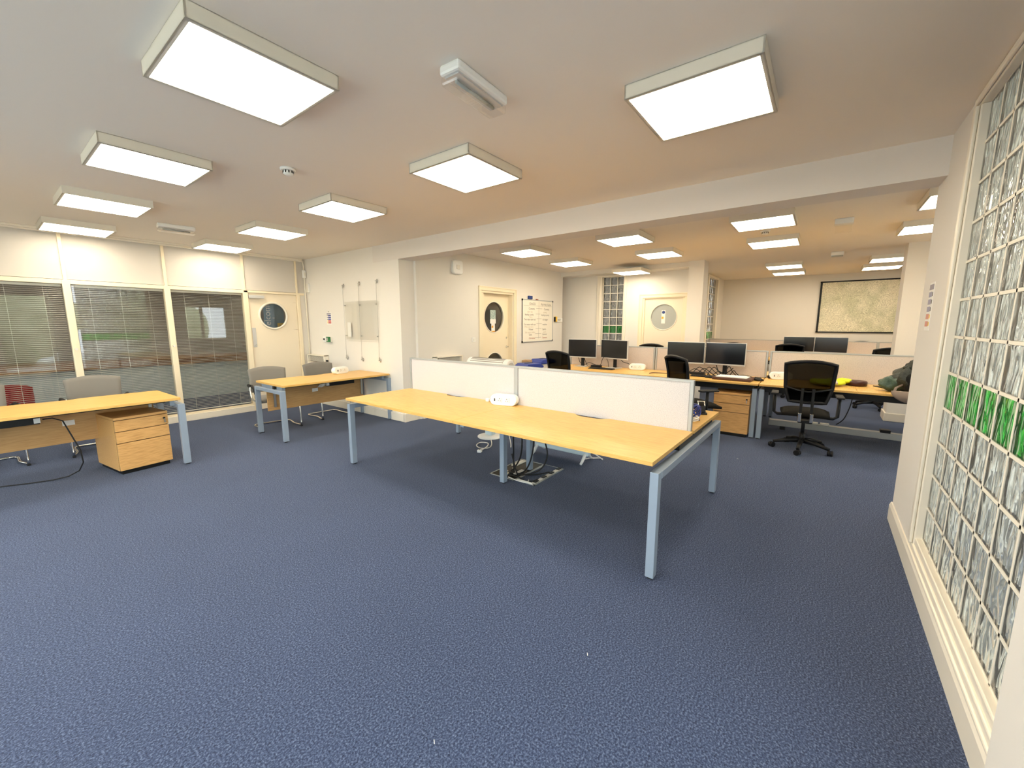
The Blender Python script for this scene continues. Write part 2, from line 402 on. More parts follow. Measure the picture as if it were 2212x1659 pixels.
# beading around the right wall
struct('baseboard_right', MB().box(WG0-.46, XRE+.016, YR, YR+.016, 0, .115).prism([(YR, .115), (YR+.016, .115), (YR+.007, .14), (YR, .14)], 'x', WG0-.46, XRE+.012)
       .box(XRE, XRE+.016, YR-1.2, YR, 0, .13), 'white_gloss')
struct('baseboard_back', MB().box(XB-.02, XB, 4.98, YP, 0, .13).box(XB-.02, XB+BD+.05, 4.96, 5.0, 0, .13), 'white_gloss', bevel=.006)
struct('baseboard_door_wall', MB().box(XB+BD+.05, 5.53, YD-.018, YD, 0, .13).box(6.63, 8.50, YD-.018, YD, 0, .13), 'white_gloss')
struct('baseboard_far', MB().box(XM-.018, XM, YO, 2.25, 0, .13).box(XF-.018, XF, 2.12, 2.25, 0, .13).box(XF-.018, XF, 3.38, 5.4, 0, .13), 'white_gloss')

# ------------------------------------------------------------------ outdoors (seen in reflections and through glass)
struct('ground_outside', MB().box(-12, 16, -16, YO-.25, -.2, -.05).box(-12, XRE-.2, YO-.25, YR-.2, -.2, -.05).box(-14, XL-.25, -.73, 14, -.2, -.05), 'gravel')
def bush(loc, r, h, label):
    mb = MB(); nu, nv = 22, 14; rnd = random.Random(int(loc[0]*10)); ph = [rnd.random()*6 for _ in range(6)]
    vs = []
    for j in range(nv+1):
        th = PI*j/nv
        for i in range(nu):
            a = 2*PI*i/nu; k = 1 + .12*math.sin(3*a+ph[0]+2*th) + .09*math.sin(7*a+ph[1])*math.sin(5*th+ph[2]) + .05*rnd.random()
            vs.append((r*k*math.sin(th)*math.cos(a), r*k*math.sin(th)*math.sin(a), h/2 - h/2*math.cos(th)*k*.9))
    fs = [(j*nu+i, j*nu+(i+1)%nu, (j+1)*nu+(i+1)%nu, (j+1)*nu+i) for j in range(nv) for i in range(nu)]
    mb.add(vs, fs, True); o = obj('bush', mb, 'hedge'); o.location = loc
    tag(o, label, 'bush', 'bushes outside the windows'); return o
for i, (x, y, r, h) in enumerate([(-3.6,-7,1.6,3.0), (.6,-8,1.8,3.6), (5.2,-8.5,1.7,3.1), (9.8,-8,1.9,3.2), (14.4,-8,1.7,3), (-8,.2,1.6,2.2), (-8,5,1.7,2.3)]):
    bush((x, y, -.05), r, h, 'rounded green bush outside the windows')

# ------------------------------------------------------------------ ceiling light panels
def make_panel():
    t = empty('ceiling_light', (0,0,H)); h = .066; a, r = .30, .282
    mb = MB()
    for s_ in (-1, 1):
        mb.box(-a, a, s_*a - (.008 if s_ > 0 else 0), s_*a + (.008 if s_ < 0 else 0), -h, 0)
        mb.box(s_*a - (.008 if s_ > 0 else 0), s_*a + (.008 if s_ < 0 else 0), -a, a, -h, 0)
        mb.box(-a, a, s_*(r+a)/2-.009, s_*(r+a)/2+.009, -h, -h+.004)
        mb.box(s_*(r+a)/2-.009, s_*(r+a)/2+.009, -a, a, -h, -h+.004)
    mb.box(-a, a, -a, a, -.004, 0)
    obj('housing', mb, 'lamp_housing', t)
    obj('diffuser', MB().box(-r, r, -r, r, -h+.002, -h+.006), 'lamp_diffuser', t)
    return t
front = [(.90, .59), (.90, 2.25), (.90, 3.95), (.90, 5.57), (.90, 7.25), (2.40, .59), (2.40, 2.25), (2.40, 3.95), (2.40, 5.57), (2.40, 7.25), (-.6, .59), (-.6, 2.25), (-.6, 3.95), (-.6, 5.57)]
flab = ['square ceiling light panel almost straight above the camera', 'nearest and largest ceiling light panel, upper left of the picture', 'second ceiling light panel down the left row, behind the largest one',
 'third ceiling light panel down the left row, near the glazed partition', 'last ceiling light panel of the left row, right against the glazed partition',
 'large ceiling light panel at the upper right, in front of the beam', 'ceiling light panel straight above the divided bench, right of the small emergency light',
 'third ceiling light panel of the middle row, above the wall poster holder side', 'fourth ceiling light panel of the middle row, left of the smoke detector line', 'smallest ceiling light panel of the middle row, above the round window door',
 'ceiling light panel behind the camera near the glazed doors'] + ['ceiling light panel behind the camera over open carpet']*3  # panels behind the camera are extra unseen lamps, added for lighting
proto = make_panel()
for i, (x, y) in enumerate(front):
    o = proto if i == 0 else dup(proto, (0,0,0))
    o.location = (x, y, H); tag(o, flab[i], 'ceiling light', 'ceiling light panels of the front room')
back = [(5.50, 3.89), (5.50, 2.24), (5.50, .63), (5.50, -.94), (6.96, 3.88), (6.96, 2.24), (6.96, .65), (6.96, -.94), (8.96, 3.46), (9.89, .71), (9.89, -.87), (11.22, .71), (11.22, -.84)]
bl = ['far room ceiling light nearest the beam, above the white wall alarm', 'far room ceiling light against the beam, second from the left', 'far room ceiling light against the beam, largest one visible past it',
 'far room ceiling light clipped to a triangle by the right wall', 'second-row ceiling light above the whiteboard', 'second-row ceiling light in the middle, above the left pair of monitors',
 'second-row ceiling light below the smoke detector of the far room', 'second-row ceiling light half hidden behind the right wall', 'thin ceiling light hanging by the narrow glass block window',
 'upper of the two thin ceiling lights left of the map', 'upper of the two thin ceiling lights above the map', 'lower of the two thin ceiling lights left of the map', 'lower of the two thin ceiling lights above the map']
for i, (x, y) in enumerate(back):
    o = dup(proto, (x, y, H) if i != 8 else (8.19, 3.17, 2.574)); tag(o, bl[i], 'ceiling light', 'ceiling light panels of the far room')
for x, y in ((.9, 9.0), (3.6, 9.4)):  # unseen lamps, added because the reception needs light
    o = dup(proto, (x, y, H)); tag(o, 'ceiling light panel in the reception beyond the glazed partition, %s one' % ('left' if x < 1 else 'right'), 'ceiling light')

# ------------------------------------------------------------------ glazed partition (left wall)
mulls = [-1.25, -.23, .79, 1.80, 2.825]
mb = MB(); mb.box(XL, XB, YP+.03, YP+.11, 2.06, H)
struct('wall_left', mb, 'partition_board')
mb = MB()
for m_ in mulls:
    mb.box(m_-.036, m_+.036, YP-.012, YP+.075, 0, 2.05)
    mb.box(m_-.018, m_+.018, YP+.01, YP+.04, 2.05, H-.03)
mb.box(3.665, 3.72, YP-.012, YP+.09, 0, 2.02); mb.box(3.672, 3.70, YP+.01, YP+.04, 2.05, H-.03)
mb.box(XL, 2.80, YP-.008, YP+.07, 2.0, 2.052); mb.box(2.80, 3.80, YP-.012, YP+.07, 2.015, 2.052)
mb.box(XL, 2.80, YP-.008, YP+.07, .10, .128)
struct('trim_2', mb, 'cream_gloss', bevel=.003)
struct('trim_3', MB().box(3.72, XB, YP+.02, YP+.10, 0, 2.06), 'wall_paint')
struct('trim_4', MB().box(XL, XB-.06, YP-.03, YP+.03, H-.028, H).box(XL, XB-.06, YP-.012, YP+.03, H-.05, H-.028), 'white_gloss', bevel=.005)
struct('baseboard_left', MB().box(XL, 2.80, YP-.02, YP+.07, 0, .10), 'white_gloss', bevel=.004)
bays = list(zip([XL] + mulls[:-1], mulls))
for i, (a, c) in enumerate(bays):
    w = sempty('window_%d' % (i+1), ((a+c)/2, YP+.02, .12))
    w.location = (0, 0, 0)
    obj('pane', MB().box(a+.03, c-.03, YP+.012, YP+.018, .12, 2.01), 'glass', w)
bay_lab = ['behind the camera side', 'at the far left edge of the picture', 'left of the first mullion, in front of the red chair', 'in the wide middle bay behind the left desk', 'in the bay next to the round window door']
for i, (a, c) in enumerate(bays):
    t = empty('venetian_blind', ((a+c)/2, YP+.055, 0), label='white venetian blind ' + bay_lab[i], cat='blind', group='venetian blinds of the glazed partition')
    w = (c-a)/2 - .045
    obj('head_rail', MB().box(-w, w, -.014, .014, 1.965, 1.995), 'white_plastic', t)
    mb = MB(); z = 1.945
    while z > .17:
        mb.add([(-w,-.0125,z-.0018),(w,-.0125,z-.0018),(w,0,z+.0012),(-w,0,z+.0012),(w,.0125,z-.0005),(-w,.0125,z-.0005)], [(0,1,2,3),(3,2,4,5)], True); z -= .0235
    o = obj('slats', mb, 'white_plastic', t, fix=False)
    obj('bottom_rail', MB().box(-w, w, -.012, .012, .145, .160), 'white_plastic', t)
    mb = MB()
    for k in (-.66, 0, .66): mb.box(k*w-.0018, k*w+.0018, -.0165, -.0145, .15, 1.97)
    obj('ladder_cords', mb, 'paper', t)
for k, (x, lb) in enumerate(((.79, 'small cream knob on the first partition mullion from the left'), (1.80, 'small cream knob on the mullion right of the wide bay'))):
    o = obj('catch_knob', MB().cyl((x, YP-.012, 1.17), .016, -.022, 'y', 14), 'pale_plastic'); tag(o, lb, 'knob')

# door 1 in the partition
d = sempty('door_1')
cx, cz, ro, ri = 3.245, 1.635, .245, .208
def ring_panel(x0, x1, z0, z1, holes, y0, y1, seg=48):
    """door leaf with round holes (list of (cx,cz,r)) stacked vertically"""
    mb = MB(); holes = sorted(holes, key=lambda h: h[1]); zc = z0
    for hi_, (hx, hz, r) in enumerate(holes):
        zb = hz - r - .02; zt = hz + r + .02
        mb.box(x0, x1, y0, y1, zc, zb)
        out = []; inn = []
        for k in range(seg):
            a = 2*PI*k/seg; c_, s_ = math.cos(a), math.sin(a)
            tx = ((x1-hx) if c_ > 0 else (hx-x0)) / max(abs(c_), 1e-6); tz = ((zt-hz) if s_ > 0 else (hz-zb)) / max(abs(s_), 1e-6)
            t_ = min(tx, tz); out.append((hx + c_*t_, hz + s_*t_)); inn.append((hx + c_*r, hz + s_*r))
        V_ = [(p[0], y0, p[1]) for p in out] + [(p[0], y0, p[1]) for p in inn] + [(p[0], y1, p[1]) for p in out] + [(p[0], y1, p[1]) for p in inn]
        F = []
        for k in range(seg):
            j = (k+1) % seg
            F += [(k, j, seg+j, seg+k), (2*seg+k, 3*seg+k, 3*seg+j, 2*seg+j), (seg+k, seg+j, 3*seg+j, 3*seg+k)]
        mb.add(V_, F)
        # corner fills
        for (X_, Z_) in ((x0, zb), (x1, zb), (x1, zt), (x0, zt)):
            best = sorted(range(seg), key=lambda k: abs(out[k][0]-X_) + abs(out[k][1]-Z_))[:2]
            mb.add([(X_, y0, Z_), (out[best[0]][0], y0, out[best[0]][1]), (out[best[1]][0], y0, out[best[1]][1])], [(0,1,2)])
        zc = zt
    mb.box(x0, x1, y0, y1, zc, z1)
    return mb
obj('leaf', ring_panel(2.865, 3.66, .008, 2.012, [(cx, cz, .225)], YP+.02, YP+.064), 'door_paint', d, fix=False)
mb = MB(); ringpts = [(cx+math.cos(a)*(ro+ri)/2, YP+.012, cz+math.sin(a)*(ro+ri)/2) for a in [2*PI*k/40 for k in range(40)]]
obj('vision_ring', MB().tube(ringpts, .0175, 10, closed=True), 'white_gloss', d)
obj('vision_glass', MB().cyl((cx, YP+.04, cz), ri+.01, .005, 'y', 40), 'glass', d)
h_ = obj('pull_plate', MB().box(2.885, 2.945, YP+.012, YP+.02, 1.10, 1.43), 'silver_plastic', d, bevel=.02)
obj('thumb_turn', MB().cyl((2.925, YP+.012, 1.13), .012, -.015, 'y', 12), 'chrome', h_)
obj('door_closer', MB().box(2.87, 3.10, YP-.045, YP+.02, 1.925, 1.975), 'silver_plastic', d, bevel=.004)
# reception beyond
t = empty('welcome_banner', (3.78, 9.0, 0), label='blue upright banner with white lettering seen through the round door window', cat='banner')
obj('panel', MB().box(-.19, .19, 0, .02, .25, 2.3), 'banner_blue', t); obj('base', MB().box(-.22, .22, -.12, .14, 0, .04).box(-.02, .02, 0, .02, .04, .3), 'steel', t)
text('lettering', 'Welcome', .165, (-.075, -.003, 1.29), (PI/2, -PI/2, 0), 'paper', t)
text('lettering', 'to', .05, (-.035, -.003, 1.60), (PI/2, 0, 0), 'paper', t)
for k, z in enumerate((1.74, 1.68, 1.62)): pass
obj('sticker', MB().box(.05, .17, -.004, 0, 1.33, 1.51), 'yellow', t)
obj('sticker_emblem', MB().cyl((.105, -.004, 1.42), .035, -.002, 'y', 20), 'brown_wood', t)
t = empty('reception_counter', (1.0, 10.1, 0), label='pale blue reception counter with brown wooden edge beyond the blinds', cat='counter')
obj('front_panel', MB().box(-3, 3.3, 0, .06, 0, .70), 'reception_white', t); obj('counter_top', MB().box(-3.05, 3.35, -.06, .6, .70, .84), 'brown_wood', t, bevel=.01)
t = empty('red_armchair', (.12, 8.35, 0), label='red fabric chair behind the blinds at the far left', cat='chair')
mb = MB().grid(lambda u, v, s_: (-.27+.54*u, -.14 - .03*(1-(2*u-1)**2) + s_*.07, .34 + (.38 - .05*abs(2*u-1)**4)*v), 12, 6)
obj('backrest', mb, 'red_fabric', t); obj('seat', MB().box(-.27, .27, -.12, .38, .32, .42), 'red_fabric', t, bevel=.04)
for sx in (-.23, .23):
    for sy in (-.1, .34): obj('leg', MB().cyl((sx, sy, 0), .015, .33, 'z', 10), 'chrome', t)

# cable trunking and sensors in the corner
t = empty('cable_conduit', (0,0,0), label='white cable conduit running along the ceiling and down the corner by the round window door', cat='conduit')
obj('pipe', MB().tube([(3.30, YP-.03, H-.022), (3.74, YP-.03, H-.022), (3.80, YP-.025, H-.05), (3.822, YP-.015, H-.12), (3.828, YP-.005, 2.0), (3.828, YP-.005, .12)], .011, 10), 'white_gloss', t)
t = empty('contact_sensor', (3.815, YP-.035, 2.40), label='small white alarm sensor box on the corner conduit near the ceiling', cat='sensor')
obj('case', MB().box(-.03, .03, -.02, .02, -.07, .07), 'white_plastic', t, bevel=.01)
obj('cap', MB().box(-.018, .018, -.028, -.02, -.03, .03), 'pale_plastic', t, bevel=.004)
t = empty('junction_box', (XB-.02, 7.64, 2.15), label='slim white junction box on the wall beside the corner conduit', cat='box')
obj('case', MB().box(-.02, .02, -.035, .035, -.08, .08), 'white_plastic', t, bevel=.006); obj('lid', MB().box(-.024, -.02, -.03, .03, -.075, .075), 'pale_plastic', t)

# ------------------------------------------------------------------ things on the frame wall (x = XB)
t = empty('cable_display', (XB, 5.98, 0), label='empty clear acrylic poster holder hung on three steel cables on the wall', cat='poster holder')
for y, zt, zb in ((.49, 2.13, .915), (.03, 2.14, .91), (-.45, 2.15, .92)):
    obj('cable', MB().tube([(-.03, y, zt-.03), (-.03, y, zb+.03)], .0022, 6), 'steel', t)
    for z, s_ in ((zt, -1), (zb, 1)):
        obj('bracket', MB().box(-.045, 0, y-.008, y+.008, z-.006, z+.006).box(-.036, -.024, y-.006, y+.006, min(z, z+s_*.05), max(z, z+s_*.05)).cyl((-.012, y, z-.028), .008, .056, 'z', 10), 'steel', t)
for s_ in (-.007, .007): obj('acrylic_sheet', MB().box(-.03+s_-.0015, -.03+s_+.0015, -.46, .46, 1.235, 1.86), 'acrylic', t)
for y in (.49, .03, -.45):
    for z in (1.30, 1.80): obj('clip', MB().cyl((-.042, y*.94, z), .009, .03, 'x', 10), 'steel', t)
obj('paper_strip', MB().box(-.032, -.028, .30, .40, 1.28, 1.52), 'paper', t)
obj('bottom_rail', MB().box(-.035, -.02, -.46, .40, 1.205, 1.225), 'acrylic', t)

def fire_sign(t, ax, w, h, pale):
    """small fire action notice: white card with coloured rows; ax='x' faces -x, 'y' faces +y"""
    def bx(mb, u0, u1, z0, z1, d0, d1):
        return mb.box(-d1, -d0, u0, u1, z0, z1) if ax == 'x' else mb.box(u0, u1, d0, d1, z0, z1)
    obj('card', bx(MB(), -w/2, w/2, 0, h, 0, .003), 'paper', t)
    rows = ['sign_grey', 'sign_blue', 'sign_blue', 'sign_blue', 'sign_red', 'sign_red'] if not pale else ['sign_grey', 'sign_violet', 'sign_violet', 'sign_violet', 'sign_pink', 'sign_pink']
    rh = h*.92/6
    for k, mname in enumerate(rows):
        z1 = h*.96 - k*rh; z0 = z1 - rh*.72
        s_ = 1 if ax == 'x' else -1
        a, c = (-w*.46, w*.46) if k == 0 else sorted((-s_*w*.44, s_*w*.20))
        if k and ax == 'x': a, c = -w*.45, w*.2
        obj('notice_row', bx(MB(), a, c, z0, z1, .003, .004), mname, t)
        if k: 
            a2, c2 = (w*.27, w*.44) if ax == 'x' else (-w*.44, -w*.27)
            obj('pictogram', bx(MB(), a2, c2, z0+rh*.1, z1-rh*.1, .003, .004), 'ink' if k < 4 else 'yellow', t)
t = empty('fire_notice', (XB, 7.01, 1.485), label='small white fire notice with blue and red rows, above the green exit button', cat='sign')
fire_sign(t, 'x', .15, .205, False)
obj('pin', MB().cyl((-.004, 0, .222), .007, -.01, 'x', 10), 'ink', t)
t = empty('fire_notice', (3.815, YR, 1.455), label='tall pale fire notice with violet and pink rows on the end of the right wall', cat='sign')
fire_sign(t, 'y', .135, .31, True)
t = empty('exit_button', (XB, 7.17, 1.22), label='white wall box with round dark exit button, left of the green cover', cat='switch')
obj('plate', MB().box(-.03, 0, -.045, .045, -.047, .047), 'white_plastic', t, bevel=.004)
obj('button', MB().cyl((-.03, .0, 0), .017, -.012, 'x', 16), 'black_plastic', t)
t = empty('break_glass_point', (XB, 7.01, 1.22), label='green emergency door release box on the wall', cat='call point')
obj('backbox', MB().box(-.035, 0, -.065, .085, -.047, .047), 'pale_plastic', t, bevel=.004)
obj('cover', MB().box(-.05, -.035, -.065, .06, -.047, .047), 'green_sign', t, bevel=.004)
obj('window', MB().box(-.052, -.05, .005, .05, -.03, .03), 'frosted', t)

def convector(t, w, h, dz, knob=-1, mat_='white_gloss'):
    """wall convector heater facing -x; spans y -w/2..w/2"""
    obj('body', MB().box(-dz, 0, -w/2, w/2, 0, h*.72).box(-dz, 0, -w/2, -w/2+.03, h*.72, h).box(-dz, 0, w/2-.03, w/2, h*.72, h).box(-dz, 0, -w/2, w/2, h-.02, h).box(-.01, 0, -w/2, w/2, h*.7, h), mat_, t, bevel=.006)
    obj('grille_back', MB().box(-dz*.5, -dz*.45, -w/2+.03, w/2-.03, h*.72, h-.02), 'grille_dark', t)
    mb = MB(); nn = int(w/.022)
    for k in range(nn):
        y = -w/2+.04 + k*(w-.08)/(nn-1); M = Matrix.Translation((-dz+.012, y, h*.85)) @ Matrix.Rotation(math.radians(38), 4, 'X')
        mb.tbox(.004, .005, h*.24, M)
    obj('grille', mb, 'pale_plastic', t)
    obj('knob', MB().cyl((-dz*.5, knob*w/2, h*.8), .018, .03*knob, 'y', 14), 'black_plastic', t)
t = empty('wall_heater', (XB, 7.42, .44), label='white convector heater low on the wall by the round window door', cat='heater'); convector(t, .62, .49, .09)
t = empty('wall_heater', (4.71, YD, .48), -90, label='white convector heater under the wall alarm, top seen over the desk screen', cat='heater'); convector(t, .60, .49, .10, -1)
t.rotation_euler = (0, 0, math.radians(90))
for ch in t.children: pass
t = empty('wall_socket', (XB, 5.62, .36), label='white double socket with black plug on the wall under the middle desk', cat='socket')
obj('plate', MB().box(-.02, 0, -.075, .075, -.043, .043), 'white_plastic', t, bevel=.003); obj('plug', MB().box(-.06, -.02, -.055, -.01, -.025, .025), 'black_plastic', t, bevel=.006)

# ------------------------------------------------------------------ door wall (y = YD) things
d = sempty('door_2')
obj('architrave', MB().box(5.53, 5.605, YD-.02, YD-.001, 0, 2.095).box(6.575, 6.65, YD-.02, YD-.001, 0, 2.095).box(5.53, 6.65, YD-.02, YD-.001, 2.095, 2.17).box(5.53, 5.55, YD-.028, YD-.02, 0, 2.17).box(6.63, 6.65, YD-.028, YD-.02, 0, 2.17).box(5.55, 6.63, YD-.028, YD-.02, 2.15, 2.17)
    .box(5.612, 5.68, YD+.001, YD+.21, 0, 2.055).box(6.545, 6.568, YD+.001, YD+.21, 0, 2.055).box(5.612, 6.568, YD+.001, YD+.21, 2.056, 2.098), 'cream_gloss', d, bevel=.005)
holes = [(6.09, .655, .285), (6.09, 1.62, .292)]
obj('leaf', ring_panel(5.68, 6.545, .008, 2.055, holes, YD+.10, YD+.145), 'cream_gloss', d, fix=False)
for k, (hx, hz, r) in enumerate(holes):
    rp_ = [(hx+math.cos(a)*r, YD+.10, hz+math.sin(a)*r) for a in [2*PI*k_/44 for k_ in range(44)]]
    obj('vision_ring', MB().tube(rp_, .010, 8, closed=True), 'white_gloss', d)
    obj('vision_glass', MB().cyl((hx, YD+.125, hz), r, .004, 'y', 44), 'glass', d)
h_ = obj('lever_handle', MB().cyl((6.47, YD+.10, 1.04), .022, -.012, 'y', 16).tube([(6.47, YD+.09, 1.04), (6.47, YD+.05, 1.04), (6.40, YD+.045, 1.04)], .008, 8), 'chrome', d)
obj('lock', MB().cyl((6.47, YD+.10, 1.22), .018, -.01, 'y', 14), 'chrome', d)
n_ = obj('door_notice', MB().box(6.0, 6.16, YD+.120, YD+.124, 1.585, 1.755), 'teal_print', d)
obj('notice_card', MB().box(5.995, 6.165, YD+.119, YD+.123, 1.50, 1.585), 'paper', d)
obj('notice_strip', MB().box(6.03, 6.135, YD+.119, YD+.123, 1.345, 1.50), 'paper', d)
obj('orange_mark', MB().box(6.04, 6.085, YD+.117, YD+.119, 1.42, 1.46).box(6.03, 6.135, YD+.117, YD+.119, 1.345, 1.36), 'orange', d)
# dark store room behind
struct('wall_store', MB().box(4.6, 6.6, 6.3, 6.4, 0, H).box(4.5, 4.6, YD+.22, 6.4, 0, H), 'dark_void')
t = empty('light_switch', (5.39, YD, 1.215), label='white light switch left of the oval window door', cat='switch')
obj('plate', MB().box(-.043, .043, -.01, 0, -.043, .043), 'white_plastic', t, bevel=.003); obj('rocker', MB().box(-.012, .012, -.016, -.01, -.018, .018), 'pale_plastic', t, bevel=.002)
t = empty('wall_alarm', (4.98, YD, 2.425), label='rounded white alarm unit high on the wall', cat='alarm')
rr_ = [(sx*(.115-.045)+.045*math.cos(a0+k*PI/12), sz*(.115-.045)+.045*math.sin(a0+k*PI/12)) for sx, sz, a0 in ((1,1,0),(-1,1,PI/2),(-1,-1,PI),(1,-1,1.5*PI)) for k in range(7)]
obj('case', MB().prism(rr_, 'y', -.06, 0), 'white_plastic', t, bevel=.018, seg=4)
obj('lens', MB().box(-.04, .04, -.066, -.058, -.035, .035), 'pale_plastic', t, bevel=.012)

t = empty('whiteboard', (7.45, YD, 1.555), label='portrait whiteboard with handwritten lists on the wall', cat='whiteboard')
bw, bh = .595, .445
obj('board', MB().box(-bw, bw, -.016, 0, -bh, bh), 'whiteboard', t)
for nm, a in (('frame', MB().box(-bw, bw, -.022, 0, bh-.016, bh).box(-bw, bw, -.022, 0, -bh, -bh+.016).box(-bw, -bw+.016, -.022, 0, -bh, bh).box(bw-.016, bw, -.022, 0, -bh, bh)),):
    obj(nm, a, 'aluminium', t, bevel=.003)
for sx in (-1, 1):
    for sz in (-1, 1): obj('corner_cap', MB().box(sx*bw-.02 if sx > 0 else -bw-.006, sx*bw+.006 if sx > 0 else -bw+.02, -.026, 0, sz*bh-.03 if sz > 0 else -bh-.006, sz*bh+.006 if sz > 0 else -bh+.03), 'black_plastic', t, bevel=.005)
rows = [(-.34, .355, 'IDACES', 'ink'), (.10, .355, 'My Holy Game', 'ink'), (-.36, .255, 'Comms', 'ink'), (.22, .255, 'Comms', 'ink'),
        (-.50, .135, 'buying a party', 'ink'), (.12, .135, 'buying a party', 'ink'), (-.53, .035, 'Two days open act', 'ink'), (.17, .035, 'Go bigger', 'ink'),
        (-.53, -.07, 'Go water with sun', 'ink'), (.17, -.07, 'weather', 'ink'), (-.36, -.175, 'Winter', 'ink'), (.17, -.175, 'Sports', 'ink'),
        (-.35, -.285, 'Quiz', 'ink'), (.17, -.285, 'Summer', 'ink'), (-.35, -.36, 'Christmas', 'red_ink'), (.17, -.36, 'Summer', 'red_ink'),
        (-.42, .195, 'open day', 'faint_ink'), (.20, .195, 'spring', 'faint_ink'), (-.34, .085, 'Party', 'faint_ink'), (-.52, -.12, 'Who can do it', 'faint_ink'), (-.5, -.235, 'Safe sport makes', 'faint_ink'), (.2, -.235, 'sport', 'faint_ink')]
for x, z, s_, mm in rows: text('handwriting', s_, .068 if z > .2 else .056, (x, -.0172, z-.02), FACE_MY, mm, t, .0004)
mb = MB()
for z, a, c in ((.265, -.08, .16), (.15, -.1, .08), (.05, -.06, .13), (-.055, -.07, .14), (-.16, -.1, .13), (-.27, -.12, .12), (-.35, -.12, .12)): mb.box(a, c, -.0175, -.016, z-.003, z+.002)
mb.box(-.55, .55, -.0172, -.016, .318, .321); mb.box(.02, .023, -.0172, -.016, -.38, .42)
obj('ruled_lines', mb, 'ink', t)
o = obj('board_eraser', MB().box(7.06, 7.20, YD-.04, YD-.004, 2.005, 2.075), 'deep_blue', bevel=.008); tag(o, 'dark blue board eraser sitting on top of the whiteboard frame', 'eraser')
o = obj('marker_pen', MB().tube([(7.36, YD-.014, 2.010), (7.44, YD-.014, 2.010)], .009, 10), 'red_ink'); tag(o, 'short red marker pen lying on top of the whiteboard', 'pen')
t = empty('wall_plaque', (8.30, YD, 1.585), label='small white wall plaque with yellow and black end beside the whiteboard', cat='sign')
obj('plate', MB().box(-.10, .175, -.025, 0, -.05, .045), 'white_plastic', t, bevel=.006)
obj('yellow_panel', MB().box(-.15, -.085, -.04, 0, -.045, .075), 'yellow', t, bevel=.004); obj('black_edge', MB().box(-.178, -.15, -.038, 0, -.04, .065), 'black_plastic', t)
text('lettering', 'HELP', .06, (-.045, -.026, -.02), FACE_MY, 'ink', t)

# ------------------------------------------------------------------ glass block windows
def block_window(name, u0, v0, nu, nv, pu, pv, to3, depth, green_row, fr):
    """to3(u, z, d) -> xyz ; d = depth from the front glass face"""
    w = sempty(name); g = .007
    def bx(mb, a, c, z0, z1, d0, d1):
        p = [to3(a, z0, d0), to3(c, z1, d1)]
        return mb.box(min(p[0][0], p[1][0]), max(p[0][0], p[1][0]), min(p[0][1], p[1][1]), max(p[0][1], p[1][1]), z0, z1)
    A, B = MB(), MB()
    for i in range(nu):
        for j in range(nv):
            bx(B if j == green_row else A, u0+i*pu+g, u0+(i+1)*pu-g, v0+j*pv+g, v0+(j+1)*pv-g, 0, depth)
    G = MB()
    for i in range(nu+1): bx(G, u0+i*pu-g, u0+i*pu+g, v0, v0+nv*pv, -.001, depth+.001)
    for j in range(nv+1): bx(G, u0-g, u0+nu*pu+g, v0+j*pv-g, v0+j*pv+g, -.001, depth+.001)
    obj('clear_blocks', A, 'block_clear', w, bevel=.004); obj('green_blocks', B, 'block_green', w, bevel=.004); obj('grout', G, 'grout', w)
    F_ = MB()
    for (a, c, z0, z1, d0, d1) in fr: bx(F_, a, c, z0, z1, d0, d1)
    obj('window_frame', F_, 'white_gloss', w, bevel=.006)
    return w
GY = YR - .022
t3 = lambda u, z, d: (u, GY - d, z)
u0 = 3.208 - 7*.2035; v0 = .257; pv = .1953; pu = .2035
block_window('window_6', u0, v0, 7, 12, pu, pv, t3, .032, 4, [
    (3.195, 3.29, .205, WGT-.006, -.035, 0.01), (3.202, 3.245, .22, WGT-.01, -.052, -.036), (1.73, 3.29, WGT-.005, H-.004, -.035, .01), (1.73, 3.25, WGT+.0, WGT+.03, -.05, -.036),
    (1.70, 3.245, .215, .257, -.030, .08), (1.70, 3.26, .180, .218, -.040, .0), (1.70, 3.28, .165, .185, -.048, -.02)])
t3b = lambda u, z, d: (XF + .06 + d, u, z)
block_window('window_7', 3.573, .56, 3, 11, .169, .1795, t3b, .08, 4, [
    (3.50, 3.572, .56, 2.535, -.085, .1), (4.082, 4.20, .56, 2.535, -.085, .1), (3.50, 4.20, 2.536, 2.574, -.085, .1), (3.50, 4.20, .40, .559, -.085, .1), (4.12, 4.15, .56, 2.53, -.095, -.086), (3.53, 3.55, .56, 2.53, -.095, -.086)])
t3c = lambda u, z, d: (u, 2.25 + .03 + d, z)
block_window('window_8', 10.74, .56, 5, 11, .182, .1855, t3c, .08, 3, [
    (10.62, 10.739, .56, 2.60, -.05, .12), (11.652, 11.80, .56, 2.60, -.06, .12), (10.62, 11.80, 2.602, 2.66, -.05, .12), (10.62, 11.80, .4, .559, -.05, .12)])
struct('wall_behind_blocks', MB().box(9.9, 10.0, 2.5, 5.6, 0, H).box(9.9, 12.4, 3.6, 3.7, 0, H), 'wall_paint')

